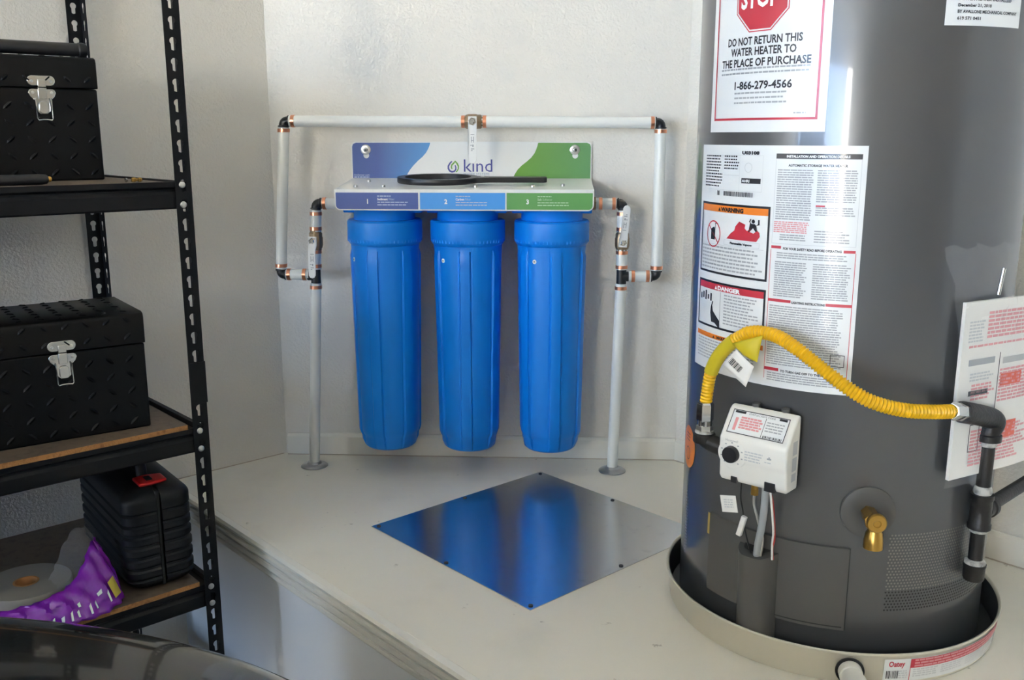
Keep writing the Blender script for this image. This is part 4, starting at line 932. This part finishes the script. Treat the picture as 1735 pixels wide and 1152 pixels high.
# ------------------------------------------------------------------ toolboxes
def latch(parent, T, y, zs, sc=1.0):
    """chrome draw latch centred at y on the front (x=0 plane, outwards +x); zs is the lid seam height"""
    def bx(pts, x0, x1, name, par, bev=.0006):
        m = MB(T); m.prism([(y+a*sc, zs+b*sc) for a, b in pts], x0, x1, 'x'); return m.build(name, M_CHROME, par, bevel=bev, smooth=30)
    sk = bx(rrect(-.0245, .004, .0245, .0225, .009, 5), .0002, .0030, 'latch_keeper', parent, .0008)
    bx([(-.007, .0015), (.007, .0015), (.007, .015), (-.007, .015)], .0030, .0065, 'keeper_hook', sk)
    lo_ = bx([(-.0245, -.0090), (-.0225, -.0040), (-.0185, -.0020), (.0185, -.0020), (.0225, -.0040), (.0245, -.0090), (.0215, -.0160), (.0140, -.0230), (.0125, -.0420), (.0060, -.0480), (-.0060, -.0480), (-.0125, -.0420), (-.0140, -.0230), (-.0215, -.0160)], .0002, .0030, 'latch_plate', parent, .0008)
    bx([(-.0075, -.0200), (.0075, -.0200), (.0075, .0), (-.0075, .0)], .0030, .0060, 'latch_arm', lo_)
    bx(rrect(-.0080, -.0470, .0080, -.0240, .006, 4), .0030, .0072, 'latch_lever', lo_)
    loop = [(-.0125, -.0185), (-.0135, -.0230), (-.0135, -.0560), (-.0115, -.0590), (-.004, -.0580), (.004, -.0580), (.0115, -.0590), (.0135, -.0560), (.0135, -.0230), (.0125, -.0185)]
    m = MB(T); m.tube([(.0085, y+a*sc, zs+b*sc) for a, b in loop], .0014, 8); m.build('wire_bail', M_CHROME, lo_)
    for a, b, par in ((-.0165, .0120, sk), (.0165, .0120, sk), (-.0165, -.0085, lo_), (.0165, -.0085, lo_)):
        m = MB(T); m.lathe([(.0030, .0028), (.0026, .0042), (.001, .0046)], (0, y+a*sc, zs+b*sc), (1, 0, 0), 10); m.build('rivet', M_STEEL, par)
def tread(m, place, u0, u1, v0, v1, p=.036, l=.0105, w=.0034, h=.0020):
    j = 0; v = v0+p*.45
    while v < v1-.006:
        u = u0+p*.5; i = 0
        while u < u1-.006:
            a = rad(42 if (i+j) % 2 else -42); ca, sa = math.cos(a), math.sin(a)
            base = [(-l, 0), (-l*.5, -w), (l*.5, -w), (l, 0), (l*.5, w), (-l*.5, w)]; top = [(-l*.55, 0), (l*.55, 0)]
            vs = [place(u+x*ca-y*sa, v+x*sa+y*ca, 0) for x, y in base]+[place(u+x*ca-y*sa, v+x*sa+y*ca, h) for x, y in top]
            m.add(vs, [(0, 1, 6), (1, 2, 7, 6), (2, 3, 7), (3, 4, 7), (4, 5, 6, 7), (5, 0, 6)]); u += p; i += 1
        v += p*.86; j += 1
def toolbox(label, T, loc, rz, W, D, H, zs, ly):
    t = thing('toolbox', label, 'toolbox', loc, rz, 'black diamond plate toolboxes')
    m = MB(T); m.box(-D, 0, -W, 0, .0, zs-.0012); body = m.build('body', M_TBOX, t, bevel=.003, segs=2)
    m = MB(T); m.prism([(-D-.0015, zs), (.0018, zs), (.0018, H-.010), (-.001, H-.003), (-.009, H), (-D+.009, H), (-D-.0005, H-.004), (-D-.0015, H-.012)], -W-.0015, .0015, 'y'); lid = m.build('lid', M_TBOX, t, bevel=.0015, smooth=50)
    m = MB(T); tread(m, lambda u, v, h: (h, u, v), -W, 0, .0, zs-.004); m.build('tread_pattern', M_TBOX, body, smooth=0, flip=True, kind='stuff')
    m = MB(T); tread(m, lambda u, v, h: (.0018+h, u, v), -W, 0, zs, H-.006, l=.009); tread(m, lambda u, v, h: (v, u, H+h), -W, 0, -D, 0, l=.009); m.build('tread_pattern', M_TBOX, lid, smooth=0, flip=True, kind='stuff')
    latch(t, T, ly, zs-.001)
    return t
Z1, Z2, Z3 = 1.2375, .7645, .4295
l1 = EV(-1.945, .676, Z1)
T1 = Matrix.Translation(l1) @ Matrix.Rotation(rad(-45-3), 4, 'Z')
tb1 = toolbox('black diamond plate toolbox on the top shelf of the rack', T1, tuple(l1), rad(-48), .215, .225, .232, .1735, -.100)
l2 = EV(-1.797, .671, Z2)
T2 = Matrix.Translation(l2) @ Matrix.Rotation(rad(-45-6.2), 4, 'Z')
tb2 = toolbox('wider black diamond plate toolbox on the middle shelf below', T2, tuple(l2), rad(-51.2), .300, .222, .2285, .168, -.147)
# flashlight lying on the upper toolbox
FM = T1
zf = .232+.0148
fl_ = thing('flashlight', 'black metal flashlight lying on the upper toolbox', 'flashlight', tuple(T1 @ Vector((-.03, -.09, .232))))
m = MB(FM); m.lathe([(.006, 0), (.0125, .001), (.0138, .006), (.0138, .014), (.0125, .016), (.0125, .150), (.0135, .155), (.0140, .170), (.0140, .205)], (-.028, -.006, zf), (0, -1, 0), 24); fb = m.build('barrel', M_BLKPL, fl_, smooth=30)
m = MB(FM); m.lathe([(.0141, .160), (.0146, .162), (.0146, .168), (.0141, .170)], (-.028, -.006, zf), (0, -1, 0), 24); m.build('chrome_band', M_CHROME, fl_)
# marker pen and small brass fittings on the top shelf in front of the box
mk = thing('marker_pen', 'black marker pen lying on the top shelf before the toolbox', 'pen', tuple(EV(-1.805, .50, Z1)))
p0 = EV(-1.806, .529, Z1+.0095); p1 = EV(-1.806, .35, Z1+.0095); dp = (p1-p0).normalized()
m = MB(); m.lathe([(.0060, .0), (.0085, .003), (.0095, .012), (.0095, .17), (.008, .178)], p0, dp, 16); m.build('barrel', M_BLKPL, mk)
m = MB(); m.lathe([(.0030, -.006), (.0050, -.004), (.0052, .004)], p0, dp, 12); m.build('brass_tip', M_BRASS, mk)
for k, (a_, b_, lab) in enumerate(((-1.800, .664, 'small brass nut on the top shelf nearest the toolbox'), (-1.800, .679, 'small brass fitting in the middle of three on the top shelf'), (-1.800, .6895, 'small brass screw on the top shelf nearest the rack post'))):
    c_ = EV(a_, b_, Z1)
    bf = thing('brass_fitting', lab, 'fitting', tuple(c_), rad(-45), 'brass fittings on the top shelf')
    m = MB(); ln = (.0022, .0058, .0035)[k]; c2 = c_+Vector((0, 0, .0042)); m.lathe([(.0030, -ln), (.0042, -ln*.8), (.0042, ln*.3), (.0028, ln*.5), (.0028, ln)], c2, EM @ Vector((0, 1, 0)), 6); m.build('body', (M_CHROME, M_BRASS, M_BRASS)[k], bf, smooth=30)

# ------------------------------------------------------------------ drill case on the bottom shelf
dcx = EV(-1.772, .664, Z3)
DT = Matrix.Translation(dcx) @ Matrix.Rotation(rad(-45-4), 4, 'Z')
dcs = thing('drill_case', 'black ribbed plastic power tool case with red latches on the lower shelf', 'tool case', tuple(dcx), rad(-49))
def shellhalf(y0, y1, nm, sgn):
    rings = []; Hh, Dd = .212, .355
    for i in range(0, 55):
        z = Hh*i/54
        e = min(z, Hh-z); rnd_ = 0.026*(1-min(1, e/.026))**2.2                         # rounded top and bottom
        rib = .0032 if (.025 < z < Hh-.030 and (z*1000) % 23 < 7) else 0
        ins = rnd_+rib
        ring = []
        x1, x0, ya, yb = -ins, -Dd+ins, 0, (abs(y1-y0)-ins)
        rr_x = .030
        for k in range(0, 7): t_ = rad(15*k); ring.append((x1-rr_x+rr_x*math.cos(t_), yb-rr_x+rr_x*math.sin(t_)))
        for k in range(0, 7): t_ = rad(90+15*k); ring.append((x0+rr_x+rr_x*math.cos(t_), yb-rr_x+rr_x*math.sin(t_)))
        ring += [(x0, ya), (x1, ya)]
        rings.append([(x, (y0 if sgn > 0 else y0)+sgn*y, z) for x, y in ring])
    m = MB(DT); m.ring_loft(rings); return m.build(nm, M_CASE, dcs, smooth=35)
shellhalf(.005, .068, 'case_shell', 1); shellhalf(-.005, -.068, 'case_shell', -1)
m = MB(DT); m.box(-.35, -.006, -.0045, .0045, .006, .206); m.build('case_seam', M_GAP, dcs, bevel=.003)
for x in (-.055, -.265):
    m = MB(DT); m.prism([(x-.024, -.026), (x+.024, -.026), (x+.028, -.004), (x+.020, .030), (x-.020, .030), (x-.028, -.004)], .2115, .2185, 'z'); lt = m.build('latch', M_REDPL, dcs, bevel=.003, label='red plastic latch')
    m = MB(DT); m.box(x-.012, x+.012, -.008, .004, .2170, .2205); m.build('latch_grip', M_CASE, lt, bevel=.001)
m = MB(DT); m.tube(spline([(-.10, 0, .205), (-.105, 0, .228), (-.125, 0, .240), (-.195, 0, .240), (-.215, 0, .228), (-.22, 0, .205)]), .011, 12); m.build('carry_handle', M_CASE, dcs)

# ------------------------------------------------------------------ grey roll and purple bag
rc = EV(-1.880, .437, Z3)
ro = thing('tape_roll', 'flat roll of grey foam tape with cardboard core on the lower shelf', 'tape roll', tuple(rc))
m = MB(); n = 64; rr = []
for k in range(n+1):
    t_ = 2*PI*k/n; c_, s_ = math.cos(t_), math.sin(t_)
    rr.append([(rc.x+r*c_, rc.y+r*s_, rc.z+z) for r, z in ((.023, .001), (.0800, .001), (.0815, .003), (.0815, .049), (.080, .051), (.023, .051))])
m.ring_loft(rr, False, False); m.build('roll', M_ROLL, ro, smooth=40)
m = MB(); rr = []
for k in range(n+1):
    t_ = 2*PI*k/n; c_, s_ = math.cos(t_), math.sin(t_)
    rr.append([(rc.x+r*c_, rc.y+r*s_, rc.z+z) for r, z in ((.0195, .001), (.0232, .001), (.0232, .0515), (.0195, .0515))])
m.ring_loft(rr, False, False); m.build('core', M_CORE, ro, smooth=40)
bgp = thing('plastic_bag', 'crumpled purple and clear plastic bag beside the grey roll', 'plastic bag', tuple(EV(-1.80, .52, Z3)))
rb = random.Random(5)
def curve(pts, per): return spline([EV(a, b, z) for a, b, z in pts], per)
bot = curve([(-1.790, .300, .4320), (-1.757, .380, .4320), (-1.746, .455, .4320), (-1.738, .520, .4325), (-1.772, .578, .4325), (-1.820, .590, .4325)], 9)
top = curve([(-1.815, .330, .4700), (-1.792, .395, .4730), (-1.783, .450, .4790), (-1.803, .503, .4920), (-1.838, .545, .5330), (-1.868, .566, .5380)], 9)
mid = [a.lerp(b, .5)+(EM @ Vector((.020, .010, .010)))*(.4+.6*math.sin(i*.55)**2) for i, (a, b) in enumerate(zip(bot, top))]
def bagpt(i, t): return bot[i]*(1-t)**2+mid[i]*2*t*(1-t)+top[i]*t*t
NB = len(bot); NT = 12; vs_ = []; fs_ = []
for i in range(NB):
    for j in range(NT+1):
        q = Vector((rb.uniform(-1, 1), rb.uniform(-1, 1), rb.uniform(-.4, 1)*(j > 0)))*.0017
        vs_.append(bagpt(i, j/NT)+q+(EM @ Vector((.0035, 0, 0)))*math.sin(i*1.3+j*.9))
for i in range(NB-1):
    for j in range(NT): a = i*(NT+1)+j; fs_.append((a, a+NT+1, a+NT+2, a+1))
m = MB(); m.add(vs_, fs_); pb = m.build('purple_film', M_PURPLE, bgp, solid=.0006, smooth=40)
outw = EM @ Vector((.0060, .0015, .0015))
m = MB()
for k, (i0, t0, w_, h_) in enumerate(((16, .10, 1, .26), (18, .12, 1, .20), (20, .10, 1, .30), (22, .16, 1, .20), (23, .42, 1, .12), (25, .14, 1, .26), (27, .20, 1, .18), (29, .40, 2, .08), (31, .16, 1, .22))):
    a_ = [bagpt(i0, t0), bagpt(i0, t0).lerp(bagpt(i0+w_, t0), .55), bagpt(i0, t0+h_).lerp(bagpt(i0+w_, t0+h_), .7), bagpt(i0, t0+h_*.8)]; m.add([p+outw for p in a_], [(0, 1, 2, 3)])
m.build('bag_print', M_PWHITE, pb, smooth=0, flip=True, kind='stuff')
m = MB(); a_ = [bagpt(33, .15), bagpt(36, .15), bagpt(36, .45), bagpt(33, .45)]; m.add([p+outw for p in a_], [(0, 1, 2, 3)]); m.build('bag_badge', mat('print_yellow', (.55, .42, .06), .4), pb, smooth=0, flip=True)
pk = curve([(-1.850, .470, .4860), (-1.872, .500, .5200), (-1.880, .530, .5560), (-1.880, .556, .5600), (-1.885, .580, .5480)], 5)
vs_ = []; fs_ = []; nk = len(pk)
for i in range(nk):
    a_ = top[22+int(i*(NB-23)/(nk-1))]
    for j in range(8): vs_.append(a_.lerp(pk[i], j/7)+Vector((rb.uniform(-1, 1), rb.uniform(-1, 1), rb.uniform(-1, 1)))*.0030)
for i in range(nk-1):
    for j in range(7): a = i*8+j; fs_.append((a, a+8, a+9, a+1))
m = MB(); m.add(vs_, fs_); m.build('clear_film', M_FILM, bgp, smooth=25, flip=True)

# ------------------------------------------------------------------ the car in the foreground
CE = -.785; CW = .715
car = thing('car', 'front end of a glossy black car, its hood at the lower left corner', 'car', tuple(EV(CE, -.4, 0)), rad(-45))
def nose(x):
    x = abs(x); return .512-.86*x*x-4.0*max(0, x-.55)**2
def hz(s): return .676+.10*s+.09*(1-math.exp(-s/.09))
E2R = -.78
def body_pt(x, v, ex=0):
    """x across from the centre line, v 0 rear .. 1 nose edge"""
    e2 = E2R+(nose(x)-E2R)*v
    sl = 1.72*abs(x)+8*max(0, abs(x)-.55); dn = (nose(x)-e2)/math.sqrt(1+sl*sl); ds = (CW-abs(x))*1.0
    s = max(0, 1/((1/max(dn, 1e-4)**3+1/max(ds, 1e-4)**3)**(1/3)))
    return (CE+x, e2, hz(s)+ex)
def grid(xs, vs):
    V_ = [body_pt(x, v) for x in xs for v in vs]; n = len(vs)
    return V_, [(i*n+j, (i+1)*n+j, (i+1)*n+j+1, i*n+j+1) for i in range(len(xs)-1) for j in range(n-1)]
def vv(x, smin):       # rows with spacing refined towards the nose; stops where the shut line is
    out = []
    for k in range(41):
        q = (k/40); out.append(1-(1-q)**2.2)
    return out
HXW = .56
def hoodgrid(xs, vmaxfn, vminfn, n=44):
    V_ = []
    for x in xs:
        v0, v1 = vminfn(x), vmaxfn(x)
        for k in range(n+1): q = 1-(1-k/n)**2.0; V_.append(body_pt(x, v0+(v1-v0)*q))
    return V_, [(i*(n+1)+j, (i+1)*(n+1)+j, (i+1)*(n+1)+j+1, i*(n+1)+j+1) for i in range(len(xs)-1) for j in range(n)]
vcut = lambda x: 1-.034/(nose(x)-E2R)
lin = lambda a, b, n: [a+(b-a)*k/n for k in range(n+1)]
m = MB(EM); m.add(*hoodgrid(lin(-HXW, HXW, 60), lambda x: vcut(x)-.004, lambda x: 0)); m.build('hood', M_PAINTCAR, car, solid=.004, smooth=80)
m = MB(EM); m.add(*hoodgrid(lin(-CW+.0005, -HXW-.004, 14), lambda x: 1, lambda x: 0)); m.build('fender', M_PAINTCAR, car, solid=.004, smooth=80)
m = MB(EM); m.add(*hoodgrid(lin(HXW+.004, CW-.0005, 14), lambda x: 1, lambda x: 0)); m.build('fender', M_PAINTCAR, car, solid=.004, smooth=80)
# front fascia: strip beyond the shut line then down to the bumper
xs = lin(-CW+.0005, CW-.0005, 72); V_ = []
fprof = [(.0, 0), (.020, -.026), (.040, -.060), (.050, -.10), (.050, -.16), (.060, -.19), (.060, -.33), (.030, -.42)]
for x in xs:
    inner = body_pt(x, vcut(x)+.003 if abs(x) < HXW else 1); edge = body_pt(x, 1); sl = 1.72*x+8*max(0, abs(x)-.55)*(1 if x > 0 else -1); nl = math.sqrt(1+sl*sl)
    V_.append(inner); V_.append(body_pt(x, (1+(vcut(x) if abs(x) < HXW else 1))/2+.001 if abs(x) < HXW else 1))
    for d, dz in fprof: V_.append((edge[0]+d*sl/nl*.9, edge[1]+d/nl, edge[2]+dz))
n = len(fprof)+2
m = MB(EM); m.add(V_, [(i*n+j, (i+1)*n+j, (i+1)*n+j+1, i*n+j+1) for i in range(len(xs)-1) for j in range(n-1)]); m.build('bumper', M_PAINTCAR, car, solid=.004, smooth=60)
E2T = -4.35                                       # tail of the car
for sx in (-1, 1):
    def archp(c): return [(c+.33*math.cos(rad(a)), .30+.33*math.sin(rad(a))) for a in range(-10, 191, 15)]
    V_ = [(CE+sx*CW, e2, z) for e2, z in [(E2T, .80), (-1.2, .80), (E2R, .676), (nose(CW), .676), (nose(CW)+.03, .40), (nose(CW)+.02, .24)]+archp(-.46)+[(-2.6, .22)]+archp(-3.30)+[(E2T, .30)]]
    m = MB(EM); m.add(V_, [tuple(range(len(V_)))]); m.build('side_panel', M_PAINTCAR, car, solid=.004, smooth=0)
    for wy in (-3.30,):
        m = MB(EM); m.lathe([(.16, -.10), (.29, -.10), (.31, -.08), (.31, .06), (.29, .085), (.20, .085), (.19, .06)], (CE+sx*(CW-.11), wy, .311), (sx, 0, 0), 48); m.build('wheel', M_TYRE, car)
    m = MB(EM); m.lathe([(.16, -.10), (.29, -.10), (.31, -.08), (.31, .06), (.29, .085), (.20, .085), (.19, .06)], (CE+sx*(CW-.11), -.46, .311), (sx, 0, 0), 48); wh = m.build('wheel', M_TYRE, car)
    m = MB(EM); m.lathe([(.02, .075), (.06, .080), (.17, .062), (.195, .072), (.198, .05)], (CE+sx*(CW-.11), -.46, .311), (sx, 0, 0), 40); m.build('rim', M_STEEL, wh)
    hx = [sx*(.34+.30*k/8) for k in range(9)]; V_ = []
    for x in hx:
        edge = body_pt(x, 1); sl = 1.72*x+8*max(0, abs(x)-.55)*(1 if x > 0 else -1); nl = math.sqrt(1+sl*sl)
        for d, dz in ((.0235, -.030), (.0435, -.062), (.0535, -.100), (.0535, -.125)): V_.append((edge[0]+d*sl/nl*.9, edge[1]+d/nl+.002, edge[2]+dz))
    m = MB(EM); m.add(V_, [(i*4+j, (i+1)*4+j, (i+1)*4+j+1, i*4+j+1) for i in range(8) for j in range(3)]); m.build('headlamp', M_LENS, car, solid=.003, smooth=60)
m = MB(EM); rr = []
for k in range(25):
    x = -.70+1.40*k/24; cv = -.10*(x/.7)**2; rr.append([(CE+x, E2R+.005+cv, .80-.05*(x/.7)**2), (CE+x*.82, E2R-.55+cv, 1.18), (CE+x*.82, E2R-.555+cv, 1.175), (CE+x, E2R-.002+cv, .792-.05*(x/.7)**2)])
m.ring_loft(rr); m.build('windshield', M_GLASS, car, smooth=60)
m = MB(EM); rr = []
for k in range(25):
    x = -.775+1.55*k/24; f_ = .05*(abs(x)/.7)**2; cv = -.10*(x/.7)**2
    rr.append([(CE+x, E2R+.01, .60), (CE+x, E2R+.01, hz(max(.001, min(.9, CW-abs(x))))-.006), (CE+x*.97, E2R-.03+cv*.2, .80-f_*1.2), (CE+x*.97, E2R-.12+cv*.3, .80-f_), (CE+x*.97, E2R-.12+cv*.3, .60)])
m.ring_loft(rr); m.build('cowl', M_BLKPL, car, smooth=40)
# cabin, rear deck and tail
m = MB(EM); m.box(CE-CW+.01, CE+CW-.01, E2T, E2R-.10, .22, .78); m.build('body_shell', M_PAINTCAR, car, bevel=.05, segs=4)
m = MB(EM); rr = []
for e2, hw, z in ((-1.28, .63, .80), (-1.42, .62, .98), (-1.90, .56, 1.34), (-2.30, .55, 1.40), (-2.95, .54, 1.36), (-3.55, .58, 1.05), (-3.80, .62, .80)):
    rr.append([(CE-hw-.05, e2, .78), (CE-hw, e2, z-.06), (CE-hw+.10, e2, z), (CE+hw-.10, e2, z), (CE+hw, e2, z-.06), (CE+hw+.05, e2, .78)])
m.ring_loft(rr); m.build('cabin', M_GLASS, car, smooth=50)
m = MB(EM); m.box(CE-.52, CE+.52, -2.98, -1.88, 1.365, 1.415); m.build('roof', M_PAINTCAR, car, bevel=.02, segs=3)
